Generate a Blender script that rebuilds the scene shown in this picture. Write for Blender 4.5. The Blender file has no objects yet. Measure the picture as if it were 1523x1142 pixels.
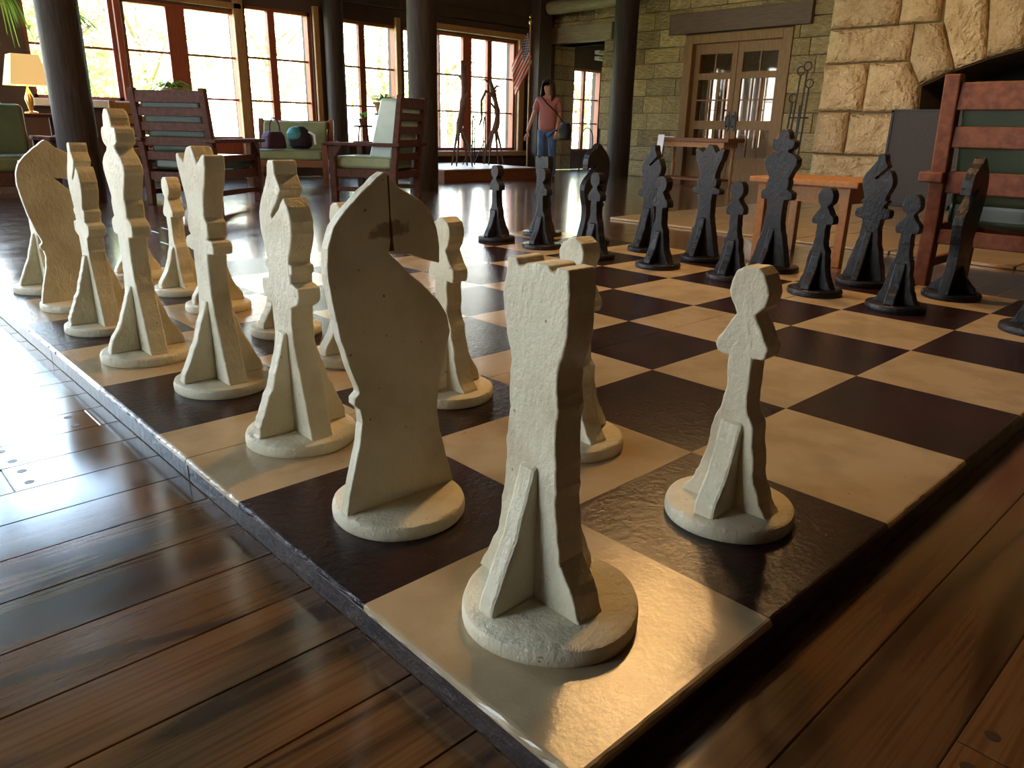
import bpy, bmesh, math, random
from mathutils import Vector, Matrix, noise
random.seed(7)
scene = bpy.context.scene
COL = scene.collection
PI = math.pi

# ------------------------------------------------------------------ camera, world, sun, exposure
S = 0.457                     # one chess square in metres
ZB = 0.13 * S                 # top of the board above the floor
def rig_camera():
    yaw, pit, rol = 0.809876561, -0.327635514, 0.02220394
    f = Vector((math.cos(yaw)*math.cos(pit), math.sin(yaw)*math.cos(pit), math.sin(pit)))
    r0 = Vector((math.sin(yaw), -math.cos(yaw), 0)); u0 = r0.cross(f)
    c, s = math.cos(rol), math.sin(rol)
    r = c*r0 + s*u0; u = -s*r0 + c*u0
    cam = bpy.data.cameras.new('camera'); o = bpy.data.objects.new('camera', cam); COL.objects.link(o)
    m = Matrix((r, u, -f)).transposed().to_4x4()
    m.translation = Vector((-1.15266535*S, -0.93924789*S, 1.56890286*S + ZB))
    o.matrix_world = m
    cam.sensor_fit = 'HORIZONTAL'; cam.sensor_width = 36.0; cam.lens = 1110.767/1523*36
    cam.clip_start = 0.02; cam.clip_end = 300
    scene.camera = o
rig_camera()
world = bpy.data.worlds.new('sky'); scene.world = world; world.use_nodes = True
bgn = world.node_tree.nodes['Background']
def sky_gradient():          # pale warm horizon turning blue with height, the same all round
    nt = world.node_tree; N = nt.nodes; L = nt.links
    tc = N.new('ShaderNodeTexCoord'); sx = N.new('ShaderNodeSeparateXYZ'); L.new(tc.outputs['Generated'], sx.inputs[0])
    r = N.new('ShaderNodeValToRGB'); e = r.color_ramp.elements
    e[0].position = 0.0; e[0].color = (1.0, 0.93, 0.80, 1); e[1].position = 0.6; e[1].color = (0.36, 0.60, 1.0, 1)
    k = e.new(0.16); k.color = (0.92, 0.93, 0.95, 1); k = e.new(0.32); k.color = (0.58, 0.78, 1.0, 1)
    L.new(sx.outputs['Z'], r.inputs['Fac']); L.new(r.outputs['Color'], bgn.inputs['Color'])
sky_gradient(); bgn.inputs['Strength'].default_value = 8.0
sun = bpy.data.lights.new('sun_offscreen', 'SUN'); sun.energy = 16; sun.angle = 0.02; sun.color = (1.0, 0.93, 0.78)
so = bpy.data.objects.new('sun_offscreen', sun); COL.objects.link(so); so.rotation_euler = (math.radians(38), 0, math.radians(-35))
def portal(name, loc, rot, sx, sy):
    l = bpy.data.lights.new(name, 'AREA'); l.shape = 'RECTANGLE'; l.size = sx; l.size_y = sy
    l.cycles.is_portal = True
    o = bpy.data.objects.new(name, l); COL.objects.link(o); o.location = loc; o.rotation_euler = rot
portal('window_left_offscreen', (-7.05, 5.45, 2.3), (0, -PI/2, 0), 3.0, 5.8)        # window wall on the left of the room
portal('window_back_daylight', (6.2, 11.25, 1.4), (-PI/2, 0, 0), 9.0, 2.2)
portal('window_back_left_offscreen', (-1.0, 11.25, 2.55), (-PI/2, 0, 0), 7.2, 4.2)
portal('window_far_daylight', (15.2, 9.0, 1.4), (0, PI/2, 0), 2.2, 3.4)
vs = scene.view_settings
vs.view_transform = 'Standard'; vs.look = 'None'; vs.exposure = 1.3; vs.gamma = 1.0; vs.use_curve_mapping = False

# ------------------------------------------------------------------ materials
def mat(name, col, rough=0.6, spec=0.5, metal=0.0, coat=0.0, coat_rough=0.1, bump=0.0, bscale=40, col2=None, nscale=6,
        stretch=(1, 1, 1), emit=None, estr=0.0, detail=6, lo=0.35, hi=0.65, coords='Object', vary=0, bdist=.01):
    m = bpy.data.materials.new(name); m.use_nodes = True
    nt = m.node_tree; N = nt.nodes; L = nt.links; b = N['Principled BSDF']
    b.inputs['Base Color'].default_value = (*col, 1); b.inputs['Roughness'].default_value = rough
    b.inputs['Specular IOR Level'].default_value = spec; b.inputs['Metallic'].default_value = metal
    b.inputs['Coat Weight'].default_value = coat; b.inputs['Coat Roughness'].default_value = coat_rough
    if vary:
        oi = N.new('ShaderNodeObjectInfo'); hs = N.new('ShaderNodeHueSaturation'); mr = N.new('ShaderNodeMapRange')
        mr.inputs['To Min'].default_value = 1-vary; mr.inputs['To Max'].default_value = 1+vary*.6; L.new(oi.outputs['Random'], mr.inputs['Value']); L.new(mr.outputs[0], hs.inputs['Value'])
        L.new(hs.outputs['Color'], b.inputs['Base Color'])
    if emit: b.inputs['Emission Color'].default_value = (*emit, 1); b.inputs['Emission Strength'].default_value = estr
    if col2 or bump:
        tc = N.new('ShaderNodeTexCoord'); mp = N.new('ShaderNodeMapping'); mp.inputs['Scale'].default_value = stretch
        L.new(tc.outputs[coords], mp.inputs['Vector'])
        if col2:
            n = N.new('ShaderNodeTexNoise'); n.inputs['Scale'].default_value = nscale; n.inputs['Detail'].default_value = detail
            L.new(mp.outputs[0], n.inputs['Vector'])
            r = N.new('ShaderNodeValToRGB'); r.color_ramp.elements[0].position = lo; r.color_ramp.elements[1].position = hi
            r.color_ramp.elements[0].color = (*col, 1); r.color_ramp.elements[1].color = (*col2, 1)
            L.new(n.outputs['Fac'], r.inputs['Fac']); L.new(r.outputs['Color'], hs.inputs['Color'] if vary else b.inputs['Base Color'])
        if bump:
            n2 = N.new('ShaderNodeTexNoise'); n2.inputs['Scale'].default_value = bscale; n2.inputs['Detail'].default_value = 5
            L.new(mp.outputs[0], n2.inputs['Vector'])
            bp = N.new('ShaderNodeBump'); bp.inputs['Strength'].default_value = bump; bp.inputs['Distance'].default_value = bdist
            L.new(n2.outputs['Fac'], bp.inputs['Height']); L.new(bp.outputs['Normal'], b.inputs['Normal'])
    return m

def wood_floor_mat():
    m = bpy.data.materials.new('oak_floor'); m.use_nodes = True
    nt = m.node_tree; N = nt.nodes; L = nt.links; b = N['Principled BSDF']
    geo = N.new('ShaderNodeNewGeometry'); oi = N.new('ShaderNodeObjectInfo')
    add = N.new('ShaderNodeMath'); L.new(geo.outputs['Random Per Island'], add.inputs[0]); L.new(oi.outputs['Random'], add.inputs[1])
    mul = N.new('ShaderNodeMath'); mul.operation = 'MULTIPLY'; mul.inputs[1].default_value = 37.0; L.new(add.outputs[0], mul.inputs[0])
    comb = N.new('ShaderNodeCombineXYZ'); L.new(mul.outputs[0], comb.inputs[0]); L.new(mul.outputs[0], comb.inputs[1]); L.new(mul.outputs[0], comb.inputs[2])
    va = N.new('ShaderNodeVectorMath'); L.new(geo.outputs['Position'], va.inputs[0]); L.new(comb.outputs[0], va.inputs[1])
    mp = N.new('ShaderNodeMapping'); mp.inputs['Scale'].default_value = (1.1, 9.0, 1); L.new(va.outputs[0], mp.inputs['Vector'])
    # cathedral grain: bands of a strongly warped coordinate
    nz = N.new('ShaderNodeTexNoise'); nz.inputs['Scale'].default_value = 0.55; nz.inputs['Detail'].default_value = 1.5; nz.inputs['Roughness'].default_value = 0.4
    L.new(mp.outputs[0], nz.inputs['Vector'])
    mm = N.new('ShaderNodeMath'); mm.operation = 'MULTIPLY'; mm.inputs[1].default_value = 38; L.new(nz.outputs['Fac'], mm.inputs[0])
    sn = N.new('ShaderNodeMath'); sn.operation = 'SINE'; L.new(mm.outputs[0], sn.inputs[0])
    mp2 = N.new('ShaderNodeMapping'); mp2.inputs['Scale'].default_value = (3, 130, 1); L.new(va.outputs[0], mp2.inputs['Vector'])
    fine = N.new('ShaderNodeTexNoise'); fine.inputs['Scale'].default_value = 1.0; fine.inputs['Detail'].default_value = 4; L.new(mp2.outputs[0], fine.inputs['Vector'])
    r1 = N.new('ShaderNodeValToRGB'); e = r1.color_ramp.elements
    e[0].position = 0.0; e[0].color = (0.062, 0.028, 0.011, 1); e[1].position = 1.0; e[1].color = (0.160, 0.077, 0.029, 1)
    k = r1.color_ramp.elements.new(0.22); k.color = (0.138, 0.066, 0.025, 1)
    sc = N.new('ShaderNodeMath'); sc.operation = 'MULTIPLY_ADD'; sc.inputs[1].default_value = 0.5; sc.inputs[2].default_value = 0.5; L.new(sn.outputs[0], sc.inputs[0])
    L.new(sc.outputs[0], r1.inputs['Fac'])
    r2 = N.new('ShaderNodeValToRGB'); r2.color_ramp.elements[0].position = 0.36; r2.color_ramp.elements[0].color = (0.62, 0.56, 0.5, 1)
    r2.color_ramp.elements[1].position = 0.55; r2.color_ramp.elements[1].color = (1, 1, 1, 1); L.new(fine.outputs['Fac'], r2.inputs['Fac'])
    mx = N.new('ShaderNodeMixRGB'); mx.blend_type = 'MULTIPLY'; mx.inputs['Fac'].default_value = 0.8
    L.new(r1.outputs['Color'], mx.inputs[1]); L.new(r2.outputs['Color'], mx.inputs[2])
    fr = N.new('ShaderNodeMath'); fr.operation = 'FRACT'; m5 = N.new('ShaderNodeMath'); m5.operation = 'MULTIPLY'; m5.inputs[1].default_value = 5.3
    L.new(add.outputs[0], m5.inputs[0]); L.new(m5.outputs[0], fr.inputs[0])
    hs = N.new('ShaderNodeHueSaturation'); vm = N.new('ShaderNodeMath'); vm.operation = 'MULTIPLY_ADD'; vm.inputs[1].default_value = 0.4; vm.inputs[2].default_value = 0.8
    L.new(fr.outputs[0], vm.inputs[0]); L.new(vm.outputs[0], hs.inputs['Value']); L.new(mx.outputs['Color'], hs.inputs['Color'])
    L.new(hs.outputs['Color'], b.inputs['Base Color'])
    # worn varnish: gloss broken by scuffs
    sf = N.new('ShaderNodeTexNoise'); sf.inputs['Scale'].default_value = 5; sf.inputs['Detail'].default_value = 8; L.new(geo.outputs['Position'], sf.inputs['Vector'])
    r3 = N.new('ShaderNodeMapRange'); r3.inputs['From Min'].default_value = 0.35; r3.inputs['From Max'].default_value = 0.7
    r3.inputs['To Min'].default_value = 0.13; r3.inputs['To Max'].default_value = 0.27; L.new(sf.outputs['Fac'], r3.inputs['Value']); L.new(r3.outputs[0], b.inputs['Roughness'])
    b.inputs['Specular IOR Level'].default_value = 0.5; b.inputs['Coat Weight'].default_value = 0.9; b.inputs['Coat Roughness'].default_value = 0.14; b.inputs['Coat IOR'].default_value = 1.6
    bp = N.new('ShaderNodeBump'); bp.inputs['Strength'].default_value = 0.10; bp.inputs['Distance'].default_value = 0.0012
    L.new(fine.outputs['Fac'], bp.inputs['Height']); L.new(bp.outputs['Normal'], b.inputs['Normal'])
    return m

def paint_mat(name, base, dirt, rough, wear, bump, gr, scuff=None, spec=.5):
    """thick brush paint over wood: dirt patches, tiny chips, brush relief"""
    m = bpy.data.materials.new(name); m.use_nodes = True
    nt = m.node_tree; N = nt.nodes; L = nt.links; b = N['Principled BSDF']
    geo = N.new('ShaderNodeNewGeometry'); oi = N.new('ShaderNodeObjectInfo')
    sc = N.new('ShaderNodeVectorMath'); sc.operation = 'SCALE'; sc.inputs[0].default_value = (13, 7, 5); L.new(oi.outputs['Random'], sc.inputs['Scale'])
    va = N.new('ShaderNodeVectorMath'); L.new(geo.outputs['Position'], va.inputs[0]); L.new(sc.outputs[0], va.inputs[1])
    n1 = N.new('ShaderNodeTexNoise'); n1.inputs['Scale'].default_value = 7; n1.inputs['Detail'].default_value = 7; L.new(va.outputs[0], n1.inputs['Vector'])
    r1 = N.new('ShaderNodeValToRGB'); r1.color_ramp.elements[0].position = 0.38; r1.color_ramp.elements[0].color = (*dirt, 1)
    r1.color_ramp.elements[1].position = 0.56; r1.color_ramp.elements[1].color = (*base, 1); L.new(n1.outputs['Fac'], r1.inputs['Fac'])
    n2 = N.new('ShaderNodeTexNoise'); n2.inputs['Scale'].default_value = 55; n2.inputs['Detail'].default_value = 3; L.new(va.outputs[0], n2.inputs['Vector'])
    r2 = N.new('ShaderNodeValToRGB'); r2.color_ramp.elements[0].position = 0.725; r2.color_ramp.elements[0].color = (0, 0, 0, 1)
    r2.color_ramp.elements[1].position = 0.75; r2.color_ramp.elements[1].color = (1, 1, 1, 1); L.new(n2.outputs['Fac'], r2.inputs['Fac'])
    mx = N.new('ShaderNodeMixRGB'); mx.inputs[2].default_value = (*wear, 1); L.new(r2.outputs['Color'], mx.inputs['Fac']); L.new(r1.outputs['Color'], mx.inputs[1])
    last = mx.outputs['Color']
    if scuff:                                  # one worn brown patch of its own shape, in the body's own coordinates
        tc = N.new('ShaderNodeTexCoord'); mq = N.new('ShaderNodeMapping'); mq.inputs['Location'].default_value = (-scuff[0]/scuff[2], 0, -scuff[1]/scuff[3]); mq.inputs['Scale'].default_value = (1/scuff[2], 0, 1/scuff[3])
        L.new(tc.outputs['Object'], mq.inputs['Vector']); ln = N.new('ShaderNodeVectorMath'); ln.operation = 'LENGTH'; L.new(mq.outputs[0], ln.inputs[0])
        nn = N.new('ShaderNodeTexNoise'); nn.inputs['Scale'].default_value = 60; nn.inputs['Detail'].default_value = 6; L.new(tc.outputs['Object'], nn.inputs['Vector'])
        ad = N.new('ShaderNodeMath'); ad.operation = 'MULTIPLY_ADD'; ad.inputs[1].default_value = 2.2; ad.inputs[2].default_value = -1.1; L.new(nn.outputs['Fac'], ad.inputs[0])
        sm = N.new('ShaderNodeMath'); L.new(ln.outputs['Value'], sm.inputs[0]); L.new(ad.outputs[0], sm.inputs[1])
        rm = N.new('ShaderNodeMapRange'); rm.inputs['From Min'].default_value = .9; rm.inputs['From Max'].default_value = .55; rm.inputs['To Max'].default_value = .75; L.new(sm.outputs[0], rm.inputs['Value'])
        m2 = N.new('ShaderNodeMixRGB'); m2.inputs[2].default_value = (.26, .16, .07, 1); L.new(rm.outputs[0], m2.inputs['Fac']); L.new(last, m2.inputs[1]); last = m2.outputs['Color']
    L.new(last, b.inputs['Base Color']); b.inputs['Roughness'].default_value = rough; b.inputs['Specular IOR Level'].default_value = spec
    mp = N.new('ShaderNodeMapping'); mp.inputs['Scale'].default_value = gr; L.new(va.outputs[0], mp.inputs['Vector'])
    n3 = N.new('ShaderNodeTexNoise'); n3.inputs['Scale'].default_value = 1; n3.inputs['Detail'].default_value = 5; L.new(mp.outputs[0], n3.inputs['Vector'])
    bp = N.new('ShaderNodeBump'); bp.inputs['Strength'].default_value = bump; bp.inputs['Distance'].default_value = 0.005; n3.inputs['Detail'].default_value = 8; n3.inputs['Roughness'].default_value = .62
    L.new(n3.outputs['Fac'], bp.inputs['Height']); L.new(bp.outputs['Normal'], b.inputs['Normal'])
    return m

def glass_mat():
    m = bpy.data.materials.new('window_glass'); m.use_nodes = True
    nt = m.node_tree; N = nt.nodes; L = nt.links; N.remove(N['Principled BSDF']); out = N['Material Output']
    t = N.new('ShaderNodeBsdfTransparent'); t.inputs[0].default_value = (0.97, 0.98, 0.97, 1)
    g = N.new('ShaderNodeBsdfGlossy'); g.inputs['Roughness'].default_value = 0.03
    x = N.new('ShaderNodeMixShader'); x.inputs[0].default_value = 0.05
    L.new(t.outputs[0], x.inputs[1]); L.new(g.outputs[0], x.inputs[2]); L.new(x.outputs[0], out.inputs['Surface'])
    return m

def leaf_mat(name, col, col2):
    m = bpy.data.materials.new(name); m.use_nodes = True
    nt = m.node_tree; N = nt.nodes; L = nt.links; N.remove(N['Principled BSDF']); out = N['Material Output']
    geo = N.new('ShaderNodeNewGeometry'); r = N.new('ShaderNodeMixRGB'); r.inputs[1].default_value = (*col, 1); r.inputs[2].default_value = (*col2, 1)
    L.new(geo.outputs['Random Per Island'], r.inputs['Fac'])
    d = N.new('ShaderNodeBsdfDiffuse'); t = N.new('ShaderNodeBsdfTranslucent'); x = N.new('ShaderNodeMixShader'); x.inputs[0].default_value = 0.45
    L.new(r.outputs[0], d.inputs[0]); L.new(r.outputs[0], t.inputs[0]); L.new(d.outputs[0], x.inputs[1]); L.new(t.outputs[0], x.inputs[2])
    L.new(x.outputs[0], out.inputs['Surface'])
    return m

M = {}
M['floor'] = wood_floor_mat()
M['white'] = paint_mat('white_paint', (0.78, 0.70, 0.50), (0.64, 0.55, 0.36), 0.40, (0.30, 0.20, 0.10), 1.0, (75, 75, 48))
M['scuffed'] = paint_mat('white_paint_scuffed', (0.78, 0.70, 0.50), (0.64, 0.55, 0.36), 0.40, (0.30, 0.20, 0.10), 1.0, (75, 75, 48), (-.01*S, 1.20*S, .12*S, .035*S))
M['black'] = paint_mat('black_paint', (0.013, 0.012, 0.014), (0.020, 0.016, 0.016), 0.24, (0.05, 0.03, 0.02), 1.0, (50, 50, 30), spec=.22)
M['sqw'] = paint_mat('cream_square_paint', (0.47, 0.355, 0.21), (0.38, 0.28, 0.155), 0.17, (0.24, 0.16, 0.09), 0.2, (60, 60, 60))
M['sqb'] = paint_mat('dark_square_paint', (0.020, 0.009, 0.010), (0.034, 0.014, 0.013), 0.22, (0.09, 0.06, 0.05), 0.3, (60, 60, 60), spec=.32)
M['edge'] = paint_mat('board_edge_paint', (0.022, 0.013, 0.013), (0.04, 0.022, 0.018), 0.34, (0.25, 0.17, 0.1), 0.8, (40, 40, 40))
M['peg'] = mat('walnut_peg', (0.035, 0.017, 0.01), 0.4)
M['crack'] = mat('crack_brown', (0.10, 0.045, 0.015), 0.8)
M['darkwood'] = mat('dark_brown_wood', (0.035, 0.017, 0.010), 0.5, col2=(0.055, 0.028, 0.015), stretch=(12, 12, 1), nscale=4, bump=0.2, bscale=20)
M['log'] = mat('dark_log', (0.026, 0.016, 0.014), 0.6, spec=.22, col2=(0.045, 0.030, 0.022), stretch=(10, 10, 0.8), nscale=4, bump=0.4, bscale=8)
M['logpale'] = mat('weathered_log', (0.16, 0.12, 0.06), 0.6, col2=(0.25, 0.19, 0.10), stretch=(14, 1, 14), nscale=4, bump=0.4, bscale=8)
M['frame'] = mat('window_frame_wood', (0.26, 0.045, 0.018), 0.42, col2=(0.32, 0.07, 0.028), stretch=(10, 10, 1.5), nscale=5)
M['trim'] = mat('oak_trim', (0.30, 0.15, 0.05), 0.45, col2=(0.40, 0.21, 0.08), stretch=(10, 10, 1.5), nscale=5)
M['door'] = mat('door_oak', (0.20, 0.110, 0.042), 0.5, spec=.3, col2=(0.26, 0.145, 0.058), stretch=(10, 10, 1.5), nscale=4)
M['lintel'] = mat('lintel_timber', (0.10, 0.055, 0.035), 0.6, col2=(0.14, 0.08, 0.05), stretch=(10, 1, 10), nscale=4)
M['greytimber'] = mat('grey_timber', (0.20, 0.155, 0.095), 0.7, col2=(0.27, 0.21, 0.13), stretch=(10, 1, 10), nscale=4)
M['redchair'] = mat('red_oak_chair', (0.115, 0.028, 0.008), 0.55, spec=.3, col2=(0.19, 0.055, 0.018), stretch=(8, 8, 8), nscale=3, bump=0.1, bscale=30)
M['chair'] = mat('dark_oak_chair', (0.050, 0.015, 0.008), 0.6, spec=.25, col2=(0.09, 0.028, 0.013), stretch=(8, 8, 8), nscale=3)
M['tablewood'] = mat('honey_table_wood', (0.31, 0.13, 0.040), 0.4, spec=.35, col2=(0.38, 0.17, 0.058), stretch=(2, 14, 14), nscale=3)
M['consolewood'] = mat('console_red_wood', (0.17, 0.06, 0.022), 0.5, spec=.3, col2=(0.22, 0.08, 0.03), stretch=(14, 2, 14), nscale=3)
M['sofa'] = mat('olive_leather', (0.10, 0.105, 0.035), 0.45, col2=(0.135, 0.135, 0.05), nscale=5, bump=0.2, bscale=14)
M['green'] = mat('green_leather', (0.028, 0.040, 0.018), 0.35, col2=(0.042, 0.058, 0.026), nscale=5, bump=0.25, bscale=14)
M['olive'] = mat('olive_cushion', (0.19, 0.21, 0.09), 0.5, col2=(0.26, 0.28, 0.13), nscale=5, bump=0.2, bscale=14)
M['mint'] = mat('pale_green_leather', (0.30, 0.42, 0.36), 0.3, col2=(0.38, 0.5, 0.44), nscale=5, bump=0.2, bscale=14)
M['stone'] = mat('tan_stone', (0.36, 0.27, 0.13), 0.85, col2=(0.52, 0.40, 0.20), nscale=7, bump=1, bscale=9, vary=.35, bdist=.07, coords='Object')
M['stone2'] = mat('golden_stone', (0.40, 0.29, 0.12), 0.85, col2=(0.55, 0.42, 0.20), nscale=6, bump=1, bscale=9, vary=.35, bdist=.07)
M['bigstone'] = mat('fireplace_stone', (0.55, 0.385, 0.20), 0.85, col2=(0.70, 0.51, 0.29), nscale=5, bump=1.0, bscale=17, vary=.15, bdist=.09)
M['mortar'] = mat('mortar', (0.20, 0.15, 0.08), 0.9)
M['hearth'] = mat('hearth_flagstone', (0.30, 0.20, 0.09), 0.3, col2=(0.38, 0.26, 0.13), nscale=3, bump=0.2, bscale=10)
M['soot'] = mat('soot_black', (0.012, 0.010, 0.010), 0.9)
M['iron'] = mat('black_iron', (0.025, 0.022, 0.022), 0.5, metal=0.6)
M['screen'] = mat('fire_screen_mesh', (0.035, 0.028, 0.026), 0.6, metal=0.3, col2=(0.05, 0.04, 0.036), nscale=120, bump=0.3, bscale=150)
M['plaster'] = mat('brown_plaster', (0.055, 0.030, 0.020), 0.8, col2=(0.075, 0.04, 0.026), nscale=3)
M['ceil'] = mat('ceiling_board', (0.05, 0.028, 0.017), 0.7, col2=(0.075, 0.042, 0.025), stretch=(1, 10, 1), nscale=4)
M['whitetrim'] = mat('white_trim', (0.80, 0.76, 0.66), 0.5)
M['paper'] = mat('white_paper', (0.85, 0.87, 0.95), 0.6)
M['glass'] = glass_mat()
M['shade'] = mat('lamp_shade_cloth', (0.80, 0.55, 0.24), 0.8, emit=(1.0, 0.62, 0.22), estr=0.22)
M['brass'] = mat('brass', (0.6, 0.42, 0.15), 0.3, metal=1.0)
M['bulb'] = mat('lamp_glass', (1, 0.8, 0.5), 0.4, emit=(1.0, 0.58, 0.22), estr=120)
M['orange'] = mat('orange_book_cloth', (0.55, 0.13, 0.05), 0.7)
M['leaf'] = leaf_mat('house_plant_leaf', (0.10, 0.20, 0.03), (0.22, 0.32, 0.07))
M['tree'] = leaf_mat('tree_leaf', (0.34, 0.42, 0.13), (0.60, 0.62, 0.28))
M['bark'] = mat('bark', (0.22, 0.15, 0.10), 0.9)
M['grass'] = mat('grass', (0.30, 0.36, 0.10), 0.9, col2=(0.48, 0.50, 0.2), nscale=0.6)
M['terra'] = mat('clay_pot', (0.25, 0.10, 0.05), 0.7)
M['drift'] = mat('driftwood', (0.10, 0.04, 0.025), 0.6, col2=(0.16, 0.07, 0.04), nscale=9)
M['skin'] = mat('skin', (0.55, 0.30, 0.20), 0.5)
M['pink'] = mat('pink_blouse', (0.45, 0.18, 0.18), 0.9, bump=0.3, bscale=18)
M['jeans'] = mat('blue_denim', (0.06, 0.12, 0.27), 0.8, col2=(0.10, 0.18, 0.36), nscale=9)
M['hair'] = mat('dark_brown_hair', (0.035, 0.018, 0.012), 0.45, bump=0.5, bscale=60)
M['shoe'] = mat('brown_shoe', (0.07, 0.035, 0.02), 0.5)
M['bag'] = mat('dark_bag_leather', (0.022, 0.016, 0.02), 0.7, spec=.2)
M['purple'] = mat('plum_fabric', (0.07, 0.03, 0.06), 0.7)
M['teal'] = mat('teal_fabric', (0.05, 0.22, 0.24), 0.6)
M['flagw'] = mat('flag_white', (0.8, 0.74, 0.66), 0.8); M['flagr'] = mat('flag_red', (0.55, 0.06, 0.05), 0.8); M['flagb'] = mat('flag_blue', (0.04, 0.05, 0.17), 0.8)
M['eye'] = mat('eye_dark', (0.02, 0.015, 0.012), 0.2); M['lip'] = mat('lip', (0.45, 0.14, 0.12), 0.5)
M['handle'] = mat('door_handle_iron', (0.06, 0.07, 0.08), 0.45, metal=0.5)

# ------------------------------------------------------------------ helpers
class MB:
    def __init__(s): s.v = []; s.f = []; s.mi = []
    def add(s, v, f, mi=0):
        o = len(s.v); s.v += [tuple(x) for x in v]; s.f += [tuple(i+o for i in q) for q in f]; s.mi += [mi]*len(f); return s
    def box(s, x0, x1, y0, y1, z0, z1, mi=0):
        return s.add([(x0,y0,z0),(x1,y0,z0),(x1,y1,z0),(x0,y1,z0),(x0,y0,z1),(x1,y0,z1),(x1,y1,z1),(x0,y1,z1)],
                     [(0,3,2,1),(4,5,6,7),(0,1,5,4),(1,2,6,5),(2,3,7,6),(3,0,4,7)], mi)
    def obox(s, c, half, rot):                           # oriented box, rot = Matrix 3x3
        P = [Vector((a*half[0], b*half[1], d*half[2])) for d in (-1,1) for a,b in ((-1,-1),(1,-1),(1,1),(-1,1))]
        return s.add([Vector(c)+rot@p for p in P], [(0,3,2,1),(4,5,6,7),(0,1,5,4),(1,2,6,5),(2,3,7,6),(3,0,4,7)])
    def bar(s, a, b, w, d):                              # rectangular bar between points
        a = Vector(a); b = Vector(b); z = (b-a).normalized(); x = z.orthogonal().normalized()
        up = Vector((0,0,1)) if abs(z.z) < 0.9 else Vector((1,0,0)); x = up.cross(z).normalized(); y = z.cross(x)
        return s.obox((a+b)/2, (w/2, d/2, (b-a).length/2), Matrix((x,y,z)).transposed())
    def tube(s, pts, rad, seg=8, cap=True):
        pts = [Vector(p) for p in pts]; n = len(pts); rad = rad if isinstance(rad, (list,tuple)) else [rad]*n
        V = []; ref = None
        for i, p in enumerate(pts):
            t = (pts[min(i+1,n-1)] - pts[max(i-1,0)]).normalized()
            if ref is None: ref = t.orthogonal().normalized()
            ref = (ref - t*ref.dot(t)).normalized(); bi = t.cross(ref)
            for k in range(seg):
                a = 2*PI*k/seg; V.append(p + (ref*math.cos(a)+bi*math.sin(a))*rad[i])
        F = [(i*seg+k, i*seg+(k+1)%seg, (i+1)*seg+(k+1)%seg, (i+1)*seg+k) for i in range(n-1) for k in range(seg)]
        if cap: F += [tuple(range(seg-1,-1,-1)), tuple((n-1)*seg+k for k in range(seg))]
        return s.add(V, F)
    def lathe(s, prof, seg=24, c=(0,0,0), sq=0.0, ph=0.0):
        V = []
        for r, z in prof:
            for k in range(seg):
                a = 2*PI*k/seg; q = 1 + sq*math.cos(4*(a+ph)) 
                V.append((c[0]+r*q*math.cos(a), c[1]+r*q*math.sin(a), c[2]+z))
        n = len(prof)
        F = [(i*seg+k, i*seg+(k+1)%seg, (i+1)*seg+(k+1)%seg, (i+1)*seg+k) for i in range(n-1) for k in range(seg)]
        F += [tuple(range(seg-1,-1,-1)), tuple((n-1)*seg+k for k in range(seg))]
        return s.add(V, F)
    def prism(s, out, to3, a, b):                        # outline (CCW) swept from depth a to b; to3(p,q,d)
        n = len(out)
        V = [to3(p,q,a) for p,q in out] + [to3(p,q,b) for p,q in out]
        return s.add(V, [tuple(range(n-1,-1,-1)), tuple(range(n,2*n))] + [(i,(i+1)%n,n+(i+1)%n,n+i) for i in range(n)])
    def mesh(s, name, mats, smooth=False):
        me = bpy.data.meshes.new(name); me.from_pydata(s.v, [], s.f)
        for m in (mats if isinstance(mats, list) else [mats]): me.materials.append(m)
        if any(s.mi): me.polygons.foreach_set('material_index', s.mi)
        bm = bmesh.new(); bm.from_mesh(me); bmesh.ops.recalc_face_normals(bm, faces=bm.faces); bm.to_mesh(me); bm.free()
        if smooth:
            me.polygons.foreach_set('use_smooth', [True]*len(me.polygons))
            try: me.set_sharp_from_angle(angle=math.radians(40))
            except Exception: pass
        me.update(); return me
    def build(s, name, mats, parent=None, smooth=False, bevel=0, seg=2, ang=35):
        o = link(name, s.mesh(name, mats, smooth), parent)
        if bevel: add_bevel(o, bevel, seg, ang)
        return o
def link(name, data, parent=None):
    o = bpy.data.objects.new(name, data); COL.objects.link(o)
    if parent: o.parent = parent
    return o
def add_bevel(o, w, seg=2, ang=35):
    m = o.modifiers.new('bevel', 'BEVEL'); m.width = w; m.segments = seg; m.limit_method = 'ANGLE'; m.angle_limit = math.radians(ang); m.use_clamp_overlap = True
def tag(o, label=None, cat=None, group=None, kind=None):
    if label: o['label'] = label
    if cat: o['category'] = cat
    if group: o['group'] = group
    if kind: o['kind'] = kind
    return o
def thing(name, label, cat, loc=(0,0,0), rz=0, group=None):
    o = link(name, None); o.empty_display_size = 0.1; o.location = loc; o.rotation_euler = (0,0,rz)
    return tag(o, label, cat, group)
def structure(name, loc=(0,0,0)):
    o = link(name, None); o.empty_display_size = 0.1; o.location = loc
    return tag(o, kind='structure')
def copy_tree(src, parent=None):
    c = src.copy(); COL.objects.link(c); c.parent = parent
    for ch in list(src.children): copy_tree(ch, c)
    return c

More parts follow.
